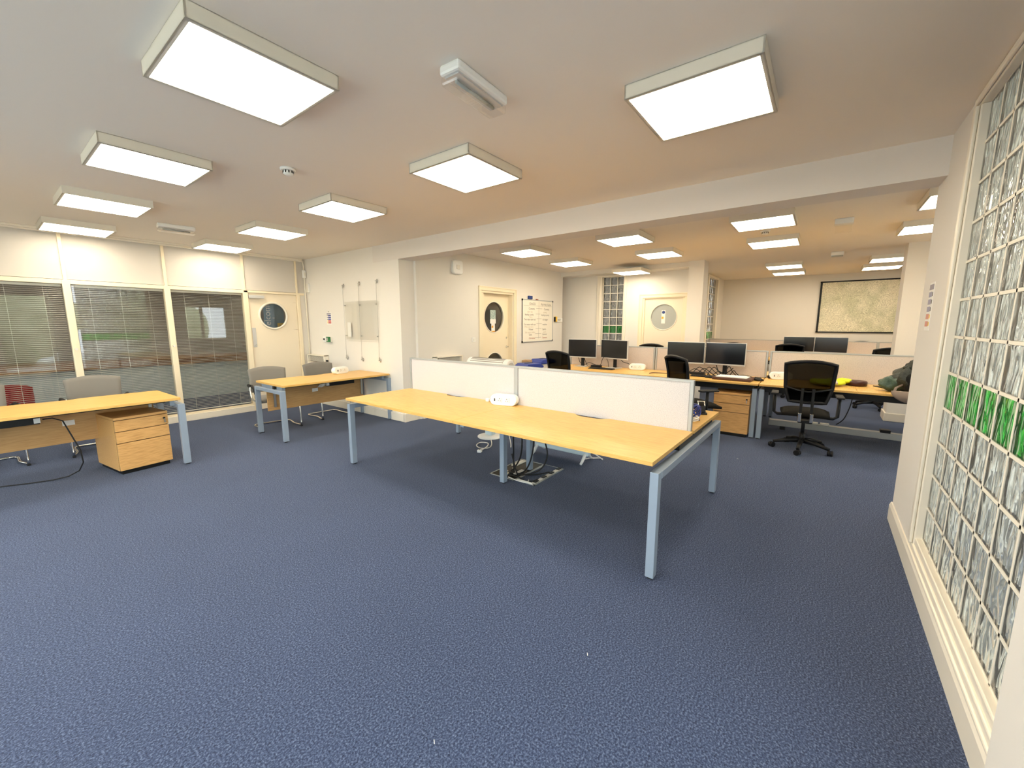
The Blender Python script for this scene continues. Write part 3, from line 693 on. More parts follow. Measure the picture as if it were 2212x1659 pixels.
# glazed doors beside the camera and long windows
def casement(name, pts, fn, material='white_gloss'):
    w = sempty(name); F_ = MB(); G_ = MB()
    for (a, c, z0, z1) in pts:
        fn(F_, a, a+.05, z0, z1, .05); fn(F_, c-.05, c, z0, z1, .05); fn(F_, a, c, z0, z0+.05, .05); fn(F_, a, c, z1-.05, z1, .05)
        fn(G_, a+.05, c-.05, z0+.05, z1-.05, .006)
    obj('window_frame', F_, material, w); obj('pane', G_, 'glass', w)
casement('window_9', [(-1.5, -.6, .02, 2.25), (-.6, .35, .02, 2.25), (.35, 1.28, .02, 2.25)], lambda m_, a, c, z0, z1, t_: m_.box(a, c, YR-.1-t_/2, YR-.1+t_/2, z0, z1))
casement('window_10', [(.4, 1.8, .55, 2.25), (1.8, 3.2, .55, 2.25), (3.2, 4.6, .55, 2.25), (4.6, 6.0, .55, 2.25)], lambda m_, a, c, z0, z1, t_: m_.box(XL-.1-t_/2, XL-.1+t_/2, a, c, z0, z1))
casement('window_11', [(4.5, 5.3, .9, 2.15), (5.3, 6.1, .9, 2.15), (7.6, 8.4, .9, 2.15), (8.4, 9.2, .9, 2.15)], lambda m_, a, c, z0, z1, t_: m_.box(a, c, YO-.1-t_/2, YO-.1+t_/2, z0, z1))
casement('window_12', [(9.0, 10.2, .55, 2.25)], lambda m_, a, c, z0, z1, t_: m_.box(XL-.1-t_/2, XL-.1+t_/2, a, c, z0, z1))  # unseen window, added to bring daylight into the reception

# door 3 (far wall)
d = sempty('door_3')
def bxz(m_, y0, y1, z0, z1, x0, x1): return m_.box(x0, x1, y0, y1, z0, z1)
F_ = MB(); bxz(F_, 3.13, 3.21, 0, 2.04, XF-.02, XF-.001); bxz(F_, 2.20, 2.265, 0, 2.04, XF-.02, XF-.001); bxz(F_, 2.20, 3.21, 2.04, 2.12, XF-.02, XF-.001); bxz(F_, 3.19, 3.21, 0, 2.12, XF-.028, XF-.02); bxz(F_, 2.20, 3.19, 2.10, 2.12, XF-.028, XF-.02)
bxz(F_, 3.09, 3.138, 0, 2.02, XF+.001, XF+.19); bxz(F_, 2.262, 2.31, 0, 2.02, XF+.001, XF+.19); bxz(F_, 2.262, 3.138, 2.021, 2.058, XF+.001, XF+.19)
obj('architrave', F_, 'cream_gloss', d, bevel=.005)
lf = ring_panel(2.31, 3.09, .008, 2.02, [(2.69, 1.635, .268)], 0, .045)
lf.v = [(XF+.03+p[1], p[0], p[2]) for p in lf.v]
obj('leaf', lf, 'door_paint', d, fix=False)
obj('vision_glass', MB().cyl((XF+.045, 2.69, 1.635), .27, .006, 'x', 44), 'frosted', d)
rp_ = [(XF+.03, 2.69+math.cos(a)*.27, 1.635+math.sin(a)*.27) for a in [2*PI*k_/44 for k_ in range(44)]]
obj('vision_ring', MB().tube(rp_, .010, 8, closed=True), 'white_gloss', d)
obj('lever_handle', MB().cyl((XF+.03, 3.03, 1.03), .022, -.012, 'x', 16).tube([(XF+.02, 3.03, 1.03), (XF-.02, 3.03, 1.03), (XF-.02, 2.93, 1.03)], .008, 8), 'chrome', d)
obj('notice_card', MB().box(XF+.038, XF+.042, 2.655, 2.735, 1.50, 1.775), 'paper', d)
obj('notice_emblem', MB().cyl((XF+.037, 2.695, 1.735), .032, -.001, 'x', 20), 'deep_blue', d)
obj('orange_mark', MB().box(XF+.035, XF+.038, 2.69, 2.73, 1.60, 1.645), 'orange', d)
t = obj('framed_map', MB().box(XM-.02, XM-.004, -1.72, .09, 1.305, 2.475), 'map_print')
tag(t, 'large cream map in a thin black frame on the far wall', 'map')
obj('frame', MB().box(XM-.03, XM, -1.76, .13, 2.47, 2.50).box(XM-.03, XM, -1.76, .13, 1.28, 1.31).box(XM-.03, XM, .085, .125, 1.28, 2.5).box(XM-.03, XM, -1.76, -1.72, 1.28, 2.5), 'black_plastic', t)

# ------------------------------------------------------------------ ceiling devices
def emergency(loc, rz, L, label):
    t = empty('emergency_light', loc, rz, label, 'emergency light')
    obj('base', MB().box(-L/2, L/2, -.06, .06, -.045, 0), 'white_plastic', t, bevel=.012)
    obj('gear_tray', MB().box(-L/2+.02, L/2-.02, -.04, .04, -.052, -.045), 'silver_plastic', t)
    obj('tube_lamp', MB().tube([(-L/2+.05, 0, -.062), (L/2-.05, 0, -.062)], .008, 10), 'frosted', t)
    obj('clear_cover', MB().box(-L/2+.004, L/2-.004, -.056, .056, -.088, -.046), 'acrylic', t, bevel=.012)
    return t
emergency((1.63, 1.46, H), 3, .385, 'clear-covered emergency light on the ceiling between the two largest light panels')
emergency((1.63, 6.32, H), -6, .36, 'small emergency light on the ceiling near the glazed partition')
t = empty('exit_light', (6.1, -.09, H), 0, 'boxy exit light with clear hanging blade on the far room ceiling', 'emergency light')
obj('base', MB().box(-.06, .06, -.085, .085, -.06, 0), 'white_plastic', t, bevel=.008); obj('blade', MB().box(-.004, .004, -.075, .075, -.15, -.06), 'acrylic', t)
t = empty('exit_light', (8.78, -.09, H), 0, 'small boxy exit light further back on the far room ceiling', 'emergency light')
obj('base', MB().box(-.06, .06, -.085, .085, -.06, 0), 'white_plastic', t, bevel=.008); obj('cover', MB().box(-.05, .05, -.075, .075, -.075, -.06), 'frosted', t)
def detector(loc, label):
    t = empty('smoke_detector', loc, 0, label, 'smoke detector')
    obj('base', MB().lathe([(.055, 0), (.055, -.012), (.048, -.018)]), 'white_plastic', t)
    obj('head', MB().lathe([(.035, -.018), (.037, -.038), (.022, -.05), (.008, -.052)]), 'white_plastic', t)
    mb = MB()
    for k in range(10):
        a = 2*PI*k/10; mb.tbox(.004, .008, .018, Matrix.Translation((.0365*math.cos(a), .0365*math.sin(a), -.028)) @ Matrix.Rotation(a, 4, 'Z'))
    obj('vents', mb, 'black_plastic', t)
detector((1.60, 3.36, H), 'round white smoke detector on the front room ceiling')
detector((6.25, .69, H), 'round smoke detector on the far room ceiling between two light panels')

# ------------------------------------------------------------------ desks
TOP, TT = .73, .025
def notch_top(L, W_, notch_side, depth=.04, nw=.30):
    """rectangular top, length L along x, width W_ along y, with a shallow scoop in the middle of one long side"""
    y0, y1 = 0, W_; pts = []
    def scoop(y, s_, xs):
        out = []
        for k in range(13):
            u = k/12; x = xs[0] + (xs[1]-xs[0])*u; e = min(1, min(u, 1-u)/.22); e = e*e*(3-2*e)
            out.append((x, y + s_*depth*e))
        return out
    if notch_side == 'hi': pts = [(0, y0), (L, y0), (L, y1)] + scoop(y1, -1, (L/2+nw/2, L/2-nw/2)) + [(0, y1)]
    elif notch_side == 'lo': pts = [(0, y0)] + scoop(y0, 1, (L/2-nw/2, L/2+nw/2)) + [(L, y0), (L, y1), (0, y1)]
    else: pts = [(0, y0), (L, y0), (L, y1), (0, y1)]
    return MB().prism(pts, 'z', TOP-TT, TOP)
def leg(t, x, y, z1=.66, a=.05, b_=.055):
    o = obj('leg', MB().box(x-a/2, x+a/2, y-b_/2, y+b_/2, .012, z1), 'desk_steel', t, bevel=.003)
    obj('foot', MB().box(x-a/2+.01, x+a/2-.01, y-b_/2+.01, y+b_/2-.01, 0, .012), 'black_rubber', o)
    return o
def end_rail(t, x, y0, y1):
    obj('end_rail', MB().box(x-.0275, x+.0275, y0, y1, .615, .66), 'desk_steel', t, bevel=.003)

# big bench in the foreground: local x runs along the bench (towards +Y of the room), local y across (towards -X ... )
def bench(loc, rz, L, label, n=2, mid_inset=.60, group=None, parts=None):
    """local x along length, centred; local y<0 front side facing the camera"""
    t = empty('bench_desk', loc, rz, label, 'desk', group)
    W1 = .83; gap = .035; W2 = .81
    for k in range(n):
        x0 = -L/2 + k*L/n
        o = obj('tabletop', notch_top(L/n-.002, W1, 'hi', .055, .33), 'beech', t, bevel=.0015); o.location = (x0+.001, -.84, 0)
        o = obj('tabletop', notch_top(L/n-.002, W2, 'lo', .055, .33), 'beech', t, bevel=.0015); o.location = (x0+.001, -.84+W1+gap, 0)
    for s_ in (-1, 1):
        x = s_*(L/2 - .028 + .03)
        leg(t, x, -.785); leg(t, x, .785); end_rail(t, x, -.757, .757)
        obj('top_bracket', MB().box(x-.02-.03*s_, x+.02-.03*s_, -.3, .3, .66, .705), 'black_plastic', t)
    for k in range(1, n):
        x = -L/2 + k*L/n
        leg(t, x, -.20, .69); leg(t, x, .225, .69); obj('cross_rail', MB().box(x-.02, x+.02, -.74, .74, .655, .70), 'desk_steel', t)
    obj('cable_basket', MB().box(-L/2+.15, L/2-.15, -.10, .12, .62, .64), 'black_plastic', t)  # black sheet added beneath the tabletop scoops so their gaps read as shade
    for y in (-.45, .45): obj('beam_rail', MB().box(-L/2+.05, L/2-.05, y-.02, y+.02, .655, .70), 'black_plastic', t)
    return t
BX, BY = 3.085, 2.285
bench((BX, BY, 0), 89.0, 3.22, 'long beech bench desk with steel blue legs and fabric screens, nearest the camera')
# local frame: rotation 89deg -> local x ~ +Y room, local y ~ -X room. front side (camera) is +y local: mirror by rotating 180
bpy.data.objects['bench_desk'].rotation_euler = (0, 0, math.radians(89.0 + 180))

def screen(loc, rz, L, zt, label, fab='screen_fabric', z0=None, group=None, th=.030):
    t = empty('desk_screen', loc, rz, label, 'desk screen', group); z0 = TOP - .01 if z0 is None else z0
    obj('fabric_panel', MB().box(-L/2+.014, L/2-.014, -th/2+.002, th/2-.002, z0, zt-.012), fab, t, bevel=.003)
    obj('top_trim', MB().box(-L/2, L/2, -th/2-.002, th/2+.002, zt-.016, zt).box(-L/2, L/2, -.004, .004, zt, zt+.003), 'aluminium', t, bevel=.002)
    for s_ in (-1, 1): obj('side_post', MB().box(s_*L/2-.012, s_*L/2+.012, -th/2-.004, th/2+.004, z0-.005, zt-.001), 'aluminium', t, bevel=.002)
    return t
r89 = math.radians(89)
ux, uy = math.cos(r89), math.sin(r89)      # bench direction
for s_, lb in ((1, 'left light grey fabric desk screen on the near bench, with the power unit in front'), (-1, 'right light grey fabric desk screen on the near bench, ending at the corner legs')):
    screen((BX+.006 - ux*0 + (-(0)) + s_*.797*ux*1.0 * 1, BY + s_*.797*uy, 0), 89, 1.572, 1.10, lb, group='screens of the near bench')

# single desks with modesty panel
def desk(loc, rz, L, label, tray=True):
    t = empty('office_desk', loc, rz, label, 'desk')
    o = obj('tabletop', notch_top(L, .80, 'hi', .045, .36), 'beech', t, bevel=.0015); o.location = (-L/2, -.40, 0)
    for s_ in (-1, 1):
        x = s_*(L/2 - .0); leg(t, x, -.375, a=.06, b_=.045); leg(t, x, .375, a=.06, b_=.045); end_rail(t, x, -.352, .352)
        obj('top_bracket', MB().box(x-.07 if s_ > 0 else x+.03, x-.03 if s_ > 0 else x+.07, -.3, .3, .64, .705), 'desk_steel', t)
        obj('panel_bracket', MB().box(s_*(L/2-.13)-.014, s_*(L/2-.13)+.014, .165, .182, .37, .705), 'steel', t)
    obj('modesty_panel', MB().box(-L/2+.04, L/2-.10, .182, .20, .325, .69), 'oak_panel', t)
    obj('beam_rail', MB().box(-L/2, L/2, -.15, -.10, .66, .70), 'black_plastic', t)
    return t
d_mid = desk((3.045, 5.70, 0), 0, 1.58, 'beech desk against the wall under the poster holder, two grey chairs behind')
d_left = desk((.43, 5.70, 0), 1.5, 1.60, 'beech desk at the left edge of the picture with the drawer unit below')
def label_card(parent, x, z):
    obj('white_label', MB().box(x, x+.085, .176, .182, z, z+.05), 'paper', parent)
label_card(d_mid, -.14, .51); label_card(d_left, .0, .50)
def cable_tray(x0, x1, y, z0, label, cord):
    t = empty('cable_tray', (0, 0, 0), 0, label, 'cable tray')
    obj('tray', MB().box(x0, x1, y-.05, y+.05, z0, .70), 'black_plastic', t, bevel=.004)
    obj('socket', MB().box(x1-.035 if cord > 0 else x0, x1+.004 if cord > 0 else x0+.035, y-.056, y+.02, z0+.01, z0+.055) if cord > 0 else MB().box(x0-.004, x0+.035, y-.056, y+.02, z0+.01, z0+.055), 'white_plastic', t)
    return t
cable_tray(-.35, .27, 5.62, .60, 'black cable tray hung under the left desk', 1)
t = cable_tray(3.02, 3.46, 5.72, .595, 'black cable tray hung under the middle desk', -1)
o = obj('plug_lead', MB().tube([(3.0, 5.69, .62), (2.95, 5.69, .60), (2.90, 5.69, .605), (2.93, 5.69, .625), (3.0, 5.69, .63)], .011, 8), 'white_plastic', t)
o = obj('trailing_flex', MB().tube([(.29, 5.60, .635), (.35, 5.60, .635), (.41, 5.59, .60), (.45, 5.57, .45), (.49, 5.56, .30), (.50, 5.60, .17), (.47, 5.66, .08), (.40, 5.72, .03), (.30, 5.78, .009), (.15, 5.84, .007), (0, 5.92, .007), (-.3, 6.0, .007)], .0055, 8), 'black_rubber')
tag(o, 'black power cord hanging from the left desk and trailing over the carpet', 'cord')

# pedestals
def pedestal(loc, rz, label):
    """front faces local -y"""
    t = empty('drawer_unit', loc, rz, label, 'drawer unit', 'oak drawer units'); w, dp = .215, .58
    obj('carcass', MB().box(-w, w, .032, dp, .04, .555), 'oak', t, bevel=.002)
    obj('inner_frame', MB().box(-w+.004, w-.004, .019, .0319, .044, .553), 'black_plastic', t)  # black sheet standing in for the shadow in the drawer gaps
    obj('lid', MB().box(-w-.001, w+.001, 0, dp, .557, .582), 'oak', t, bevel=.003)
    zs = [(.045, .318), (.325, .436), (.443, .551)]
    for k, (a, c) in enumerate(zs):
        o = obj('drawer', MB().box(-w+.001, w-.001, 0, .0189, a, c), 'oak', t, bevel=.0015)
        if k == 2:
            obj('lock', MB().cyl((w-.035, 0, c-.04), .011, -.006, 'y', 14), 'black_plastic', o)
            obj('key', MB().box(w-.039, w-.031, -.02, -.004, c-.085, c-.045), 'steel', o)
    obj('plinth', MB().box(-w+.02, w-.02, .03, dp-.02, 0, .042), 'black_plastic', t)
    return t
pedestal((.94, 5.46, 0), 8, 'oak drawer unit with three drawers under the left desk')
pedestal((6.02, .885, 0), -90, 'oak drawer unit under the far bench beside the double legs')

# power modules
def power_module(loc, rz, label, sc=1):
    t = empty('power_module', loc, rz, label, 'power socket', 'desk power modules')
    mb = MB(); seg = 10; pts = []; L, r = .085, .052
    for k in range(seg+1): a = -PI/2 + PI*k/seg; pts.append((L+r*math.cos(a), r*math.sin(a)+r))
    for k in range(seg+1): a = PI/2 + PI*k/seg; pts.append((-L+r*math.cos(a), r*math.sin(a)+r))
    mb.prism(pts, 'y', -.045, .045)
    mb.v = [(p[0], p[1]*(1-.25*(p[2]/(2*r))) + .012*p[2]/(2*r), p[2]) for p in mb.v]
    obj('body', mb, 'white_plastic', t, bevel=.01, seg=3)
    for x in (-.03, .045):
        f = obj('socket_face', MB().box(x-.024, x+.024, -.046, -.040, .03, .078), 'paper', t)
        obj('pin_holes', MB().box(x-.003, x+.003, -.0475, -.046, .062, .070).box(x-.014, x-.008, -.0475, -.046, .044, .049).box(x+.008, x+.014, -.0475, -.046, .044, .049), 'black_plastic', f)
    obj('usb_port', MB().box(-.086, -.078, -.0475, -.040, .04, .066), 'black_plastic', t)
    return t
power_module((2.99, 2.36, TOP), -76, 'white pill-shaped power unit on the near bench in front of the screens')
power_module((3.39, 5.93, TOP), 12, 'white pill-shaped power unit on the desk under the poster holder')
power_module((6.68, 2.42, TOP), -84, 'white pill-shaped power unit on the far bench between the monitor pairs')
power_module((6.72, .40, TOP), -80, 'white pill-shaped power unit half hidden behind the mesh chair')
t = empty('adapter_plug', (3.03, 2.60, TOP), -80, 'tiny white plug adapter standing on the near bench by the power unit', 'adapter')
obj('body', MB().box(-.02, .02, -.015, .015, 0, .032), 'white_plastic', t, bevel=.005); obj('pins', MB().box(.02, .032, -.008, -.004, .01, .02).box(.02, .032, .004, .008, .01, .02), 'steel', t)

# ------------------------------------------------------------------ cantilever visitor chairs (face local +x)
def visitor_chair():
    t = empty('visitor_chair')
    def back(u, v, s_):
        y = -.25 + .50*u; e = 1-(2*u-1)**2; wv_ = 1 - .08*(1-v)
        x = -.235 - .045*e - .05*v + s_*(.028 + .016*math.sin(PI*min(max(v, .0), 1)))*(1-.5*abs(2*u-1)**6)
        return (x, y*wv_, .50 + (.33 + .035*e)*v)
    obj('backrest', MB().grid(back, 14, 8), 'grey_fabric', t, bevel=0)
    def seat(u, v, s_):
        x = -.20 + .44*u; y = (-.235 + .47*v)*(1-.1*(1-u)); e = (1-abs(2*u-1)**4)*(1-abs(2*v-1)**4)
        return (x, y, .415 - .01*u + s_*(.035 + .025*e))
    obj('seat', MB().grid(seat, 10, 10), 'grey_fabric', t)
    R_ = .0125; fl = R_+.001
    pts = []; raw = []
    for s_ in (-1, 1):
        side = [(-.24, s_*.245, .60), (-.20, s_*.25, .46), (-.10, s_*.25, .41), (.17, s_*.25, .41), (.225, s_*.25, .385), (.245, s_*.25, .30), (.262, s_*.25, .10), (.266, s_*.25, .05), (.25, s_*.25, fl+.006), (.19, s_*.247, fl), (.06, s_*.222, fl+.002), (-.08, s_*.232, fl+.001), (-.18, s_*.24, fl), (-.235, s_*.225, fl), (-.26, s_*.17, fl)]
        raw += side if s_ < 0 else side[::-1]
    P = [Vector(p) for p in raw]
    for i in range(len(P)-1):
        p0, p1, p2, p3 = P[max(i-1, 0)], P[i], P[i+1], P[min(i+2, len(P)-1)]
        for k in range(4):
            u = k/4; pts.append(.5*((2*p1) + (p2-p0)*u + (2*p0-5*p1+4*p2-p3)*u*u + (3*p1-p0-3*p2+p3)*u**3))
    pts.append(P[-1])
    obj('frame', MB().tube(pts, R_, 10), 'chrome', t)
    for s_ in (-1, 1):
        a = obj('armrest', MB().tube([(-.22, s_*.265, .60), (-.15, s_*.285, .625), (.03, s_*.285, .63), (.09, s_*.28, .60), (.11, s_*.27, .52), (.11, s_*.255, .42)], [.016, .018, .018, .013, .011, .010], 10), 'black_plastic', t)
        obj('glide', MB().box(.235, .275, s_*.25-.014, s_*.25+.014, 0, .02), 'black_rubber', t, bevel=.003)
    return t
vc = visitor_chair()
GRP = 'grey cantilever visitor chairs'
for k, (x, y, rz, lb) in enumerate([(2.56, 6.30, -97, 'grey cantilever chair behind the left half of the middle desk'), (3.42, 6.40, -90, 'grey cantilever chair nearest the wall, behind the white power unit'),
    (.80, 6.85, -95, 'grey cantilever chair behind the left desk, in front of the wide blinds'), (-.08, 6.85, -84, 'grey cantilever chair cut off by the left edge of the picture')]):
    o = vc if k == 0 else dup(vc, (0,0,0)); o.location = (x, y, 0); o.rotation_euler = (0, 0, math.radians(rz)); tag(o, lb, 'chair', GRP)

# ------------------------------------------------------------------ mesh task chairs (face local +x)
def task_chair():
    t = empty('mesh_chair')
    W_ = lambda v: .205 + .025*v - .035*max(0, .35-v)/.35
    def top(u): return .035*(1-(2*u-1)**2)
    def P_(u, v):
        w = W_(v); y = -w + 2*w*u; return Vector((-.245 - .03*math.sin(PI*v*.9)*-1 - .05*v - .035*(1-(2*u-1)**2), y, .62 + (.43 + top(u))*v))
    loop = [P_(u/10, 0) for u in range(0, 11)] + [P_(1, v/8) for v in range(1, 8)] + [P_(1-u/10, 1) for u in range(0, 11)] + [P_(0, 1-v/8) for v in range(1, 8)]
    f = obj('back_frame', MB().tube(loop, .019, 8, closed=True), 'black_plastic', t)
    obj('mesh_back', MB().grid(lambda u, v, s_: P_(u, v) + Vector((.002*s_, 0, 0)), 12, 10), 'mesh_weave', t)
    obj('lumbar_bar', MB().tube([P_(0, .38)+Vector((-.012,0,0)), P_(.25, .30)+Vector((-.02,0,0)), P_(.5, .26)+Vector((-.02,0,0)), P_(.75, .30)+Vector((-.02,0,0)), P_(1, .38)+Vector((-.012,0,0))], .011, 8), 'black_plastic', t)
    for s_ in (-1, 1):
        sp = obj('spine', MB().box(-.325, -.30, s_*.05-.014, s_*.05+.014, .47, .78), 'black_plastic', t, bevel=.004)
        obj('spine_cover', MB().box(-.335, -.30, s_*.055-.016, s_*.055+.016, .40, .50), 'chrome', sp, bevel=.004)
    obj('mechanism', MB().box(-.32, .10, -.07, .07, .385, .425), 'black_plastic', t, bevel=.01)
    def seat(u, v, s_):
        x = -.22 + .47*u; y = -.245 + .49*v; e = (1-abs(2*u-1)**5)*(1-abs(2*v-1)**5)
        return (x, y*(.92+.08*u), .44 + s_*(.03 + .045*e) - .02*u*u)
    obj('seat', MB().grid(seat, 12, 12), 'seat_fabric', t)
    for s_ in (-1, 1):
        a = obj('armrest', MB().tube([(-.02, s_*.10, .42), (-.02, s_*.27, .415), (-.02, s_*.305, .44), (-.02, s_*.31, .66)], .018, 8), 'black_plastic', t)
        obj('arm_pad', MB().box(-.13, .12, s_*.31-.038, s_*.31+.038, .66, .685), 'black_rubber', a, bevel=.01)
    obj('gas_lift', MB().cyl((0, 0, .09), .028, .12, 'z', 16).cyl((0, 0, .2), .018, .2, 'z', 14), 'black_plastic', t)
    for k in range(5):
        a = 2*PI*k/5 + .5; c_, s_ = math.cos(a), math.sin(a)
        l_ = obj('base_arm', MB().tube([(0, 0, .115), (.15*c_, .15*s_, .105), (.29*c_, .29*s_, .072)], [.032, .025, .018], 8), 'black_plastic', t)
        b_ = a + .6*k
        cs = MB()
        for sd in (-1, 1):
            cx_, cy_ = .30*c_ + sd*.014*math.sin(b_), .30*s_ - sd*.014*math.cos(b_)
            M = [Vector((cx_ + .011*math.sin(b_)*q, cy_ - .011*math.cos(b_)*q, .0320)) for q in (-1, 1)]
            cs.tube(M, .031, 14)
        obj('caster', cs, 'black_plastic', l_)
    return t
tc_ = task_chair(); GT = 'black mesh task chairs'
tcs = [(5.86, .08, 3, 'big black mesh task chair seen fully from behind, pushed up to the right far bench'), (5.64, 1.28, -42, 'black mesh task chair turned sideways in front of the right pair of monitors'),
  (5.55, 3.08, -14, 'black mesh task chair beside the left pair of monitors, near the blue bins'), (10.12, .50, 3, 'black chair back below the far left monitor near the map'),
  (10.1, 1.43, -8, 'black chair behind the far bench, half hidden by the right near monitor'), (9.55, -.84, 22, 'black chair back leaning in front of the wall column, at the right'),
  (7.95, 2.72, 180, 'black chair behind the far bench screen, only its top edge beside the second monitor'), (12.02, -.75, 180, 'black chair by the map wall, only its top edge showing over the furthest screen')]
for k, (x, y, rz, lb) in enumerate(tcs):
    o = tc_ if k == 0 else dup(tc_, (0,0,0)); o.location = (x, y, 0); o.rotation_euler = (0, 0, math.radians(rz)); tag(o, lb, 'chair', GT)

# ------------------------------------------------------------------ far benches
def far_bench(x0, y0, y1, splits, label, xw=.83, legs=True, back=True):
    """front edge at x0, spans y0..y1 (y1 > y0); splits = interior y joints"""
    t = empty('far_bench', (x0, (y0+y1)/2, 0), 0, label, 'desk', 'benches of the far room'); yc = (y0+y1)/2
    ys = [y0] + splits + [y1]
    for a, c in zip(ys[:-1], ys[1:]):
        for side in (0, 1) if back else (0,):
            xa = 0 if side == 0 else xw+.09; xb = xa + xw - (.03 if side else 0)
            o = obj('tabletop', MB().box(xa, xb, a-yc+.0015, c-yc-.0015, TOP-TT, TOP), 'beech', t, bevel=.0015)
    for y in (y0+.034-yc, y1-.034-yc):
        if legs:
            for x in (.05, 2*xw): leg(t, x, y)
            obj('end_rail', MB().box(.0755, 2*xw-.0255, y-.0275, y+.0275, .615, .66), 'desk_steel', t, bevel=.003)
    obj('beam_rail', MB().box(.10, .15, y0-yc+.05, y1-yc-.05, .62, .70).box(xw+.2, xw+.25, y0-yc+.05, y1-yc-.05, .62, .70), 'black_plastic', t)
    return t
far_bench(6.03, .595, 3.80, [2.19], 'far beech bench carrying both monitor pairs, behind the near bench')
far_bench(6.03, -2.6, .585, [-1.5, -.385], 'far beech bench at the right with the yellow vest and the green jacket')
far_bench(10.35, -1.95, 2.25, [-.9, .65], 'furthest beech bench, in front of the map wall')
for y, L, lb in ((3.00, 1.58, 'fabric screen behind the left pair of monitors on the far bench'), (1.385, 1.58, 'fabric screen behind the right pair of monitors on the far bench'), (-.26, 1.62, 'fabric screen behind the big mesh chair on the far bench'), (-1.95, 1.62, 'fabric screen of the far bench hidden behind the right wall')):
    screen((6.885, y, 0), 90, L, 1.11, lb, 'screen_fabric_warm', group='screens of the far benches', th=.035)
for y, L, lb in ((1.46, 1.56, 'furthest fabric screen, left part, below the plain wall'), (-.14, 1.58, 'furthest fabric screen behind the pair of far monitors'), (-1.5, 1.1, 'furthest fabric screen, right part, by the wall column')):
    screen((11.2, y, 0), 90, L, 1.125, lb, 'screen_fabric_warm', group='screens of the furthest bench', th=.035)
t = empty('floor_trunking', (6.86, -.6, 0), 0, 'long low grey metal trunking on the carpet under the right far bench', 'trunking')
obj('casing', MB().box(-.05, .05, -1.4, 1.1, .05, .13), 'aluminium', t, bevel=.004); obj('feet', MB().box(-.04, .04, .9, .96, 0, .05).box(-.04, .04, -1.3, -1.24, 0, .05), 'black_plastic', t)
for k, y in enumerate((-.02, -.14)):
    o = obj('socket_block', MB().box(6.82, 6.90, y-.05, y+.05, .131, .155), 'white_plastic', bevel=.006); tag(o, ('left' if k == 0 else 'right') + ' of two white socket blocks on the grey floor trunking', 'socket')
o = obj('black_adapter', MB().box(6.80, 6.90, -.80, -.70, .131, .17), 'black_plastic', bevel=.006); tag(o, 'black plug on the grey floor trunking next to the right wall', 'adapter')

# monitors
def monitor_proto():
    t = empty('monitor'); w, h = .275, .165      # screen faces local -x
    obj('casing', MB().box(.0, .035, -w, w, .158, .158+2*h), 'silver_plastic', t, bevel=.004)
    obj('display', MB().box(-.002, .001, -w+.006, w-.006, .158+.022, .158+2*h-.006), 'screen_glass', t)
    obj('stand_neck', MB().box(.035, .06, -.03, .03, .01, .28), 'black_plastic', t, bevel=.004)
    obj('stand_foot', MB().box(-.09, .11, -.11, .11, 0, .012), 'silver_plastic', t, bevel=.004)
    return t
mo = monitor_proto()
ms = [(6.62, 3.43, TOP, 2, 'leftmost monitor on the far bench, with a bluish glare on its screen'), (6.66, 2.84, TOP, -14, 'second monitor from the left, beside the power unit'),
      (6.64, 1.66, TOP, 0, 'third monitor from the left, behind the sideways mesh chair'), (6.66, 1.11, TOP, -8, 'fourth monitor, above the open document folder'),
      (10.75, .38, TOP, 0, 'left monitor of the small pair in front of the map wall'), (10.72, -.17, TOP, -5, 'right monitor of the small pair in front of the map wall')]
for k, (x, y, z, rz, lb) in enumerate(ms):
    o = mo if k == 0 else dup(mo, (0,0,0)); o.location = (x, y, z); o.rotation_euler = (0, 0, math.radians(rz)); tag(o, lb, 'monitor', 'monitors on the far benches')

def wire(name, pts, r, m_, label, cat):
    # Catmull-Rom smoothing
    P = [Vector(p) for p in pts]; out = []
    for i in range(len(P)-1):
        p0 = P[max(i-1, 0)]; p1 = P[i]; p2 = P[i+1]; p3 = P[min(i+2, len(P)-1)]
        for k in range(6):
            t_ = k/6; out.append(.5*((2*p1) + (p2-p0)*t_ + (2*p0-5*p1+4*p2-p3)*t_*t_ + (3*p1-p0-3*p2+p3)*t_**3))
    out.append(P[-1]); o = obj(name, MB().tube(out, r, 6), m_)
    if label: tag(o, label, cat)
    return o
z = TOP + .005
wire('monitor_cable', [(6.70, 3.55, .93), (6.72, 3.52, .80), (6.70, 3.42, .76), (6.68, 3.30, .80), (6.66, 3.1, .76), (6.70, 3.07, .86), (6.70, 3.02, .95)], .005, 'black_rubber', 'black cable looping from the leftmost monitor to its neighbour', 'cable')
wire('monitor_cable', [(6.74, 3.45, .90), (6.74, 3.40, .78), (6.68, 3.33, z), (6.6, 3.2, z), (6.62, 3.0, z), (6.55, 2.9, z)], .005, 'black_rubber', 'black cable lying on the bench under the leftmost monitor', 'cable')
wire('monitor_cable', [(6.72, 2.78, .93), (6.76, 2.70, .84), (6.74, 2.60, .82), (6.72, 2.52, .76), (6.70, 2.46, z)], .005, 'black_rubber', 'black cable hanging right of the second monitor', 'cable')
wire('monitor_cable', [(6.72, 3.0, .90), (6.73, 2.97, .83), (6.72, 2.95, z)], .004, 'black_rubber', 'short black cable behind the docking box', 'cable')
rnd = random.Random(3)
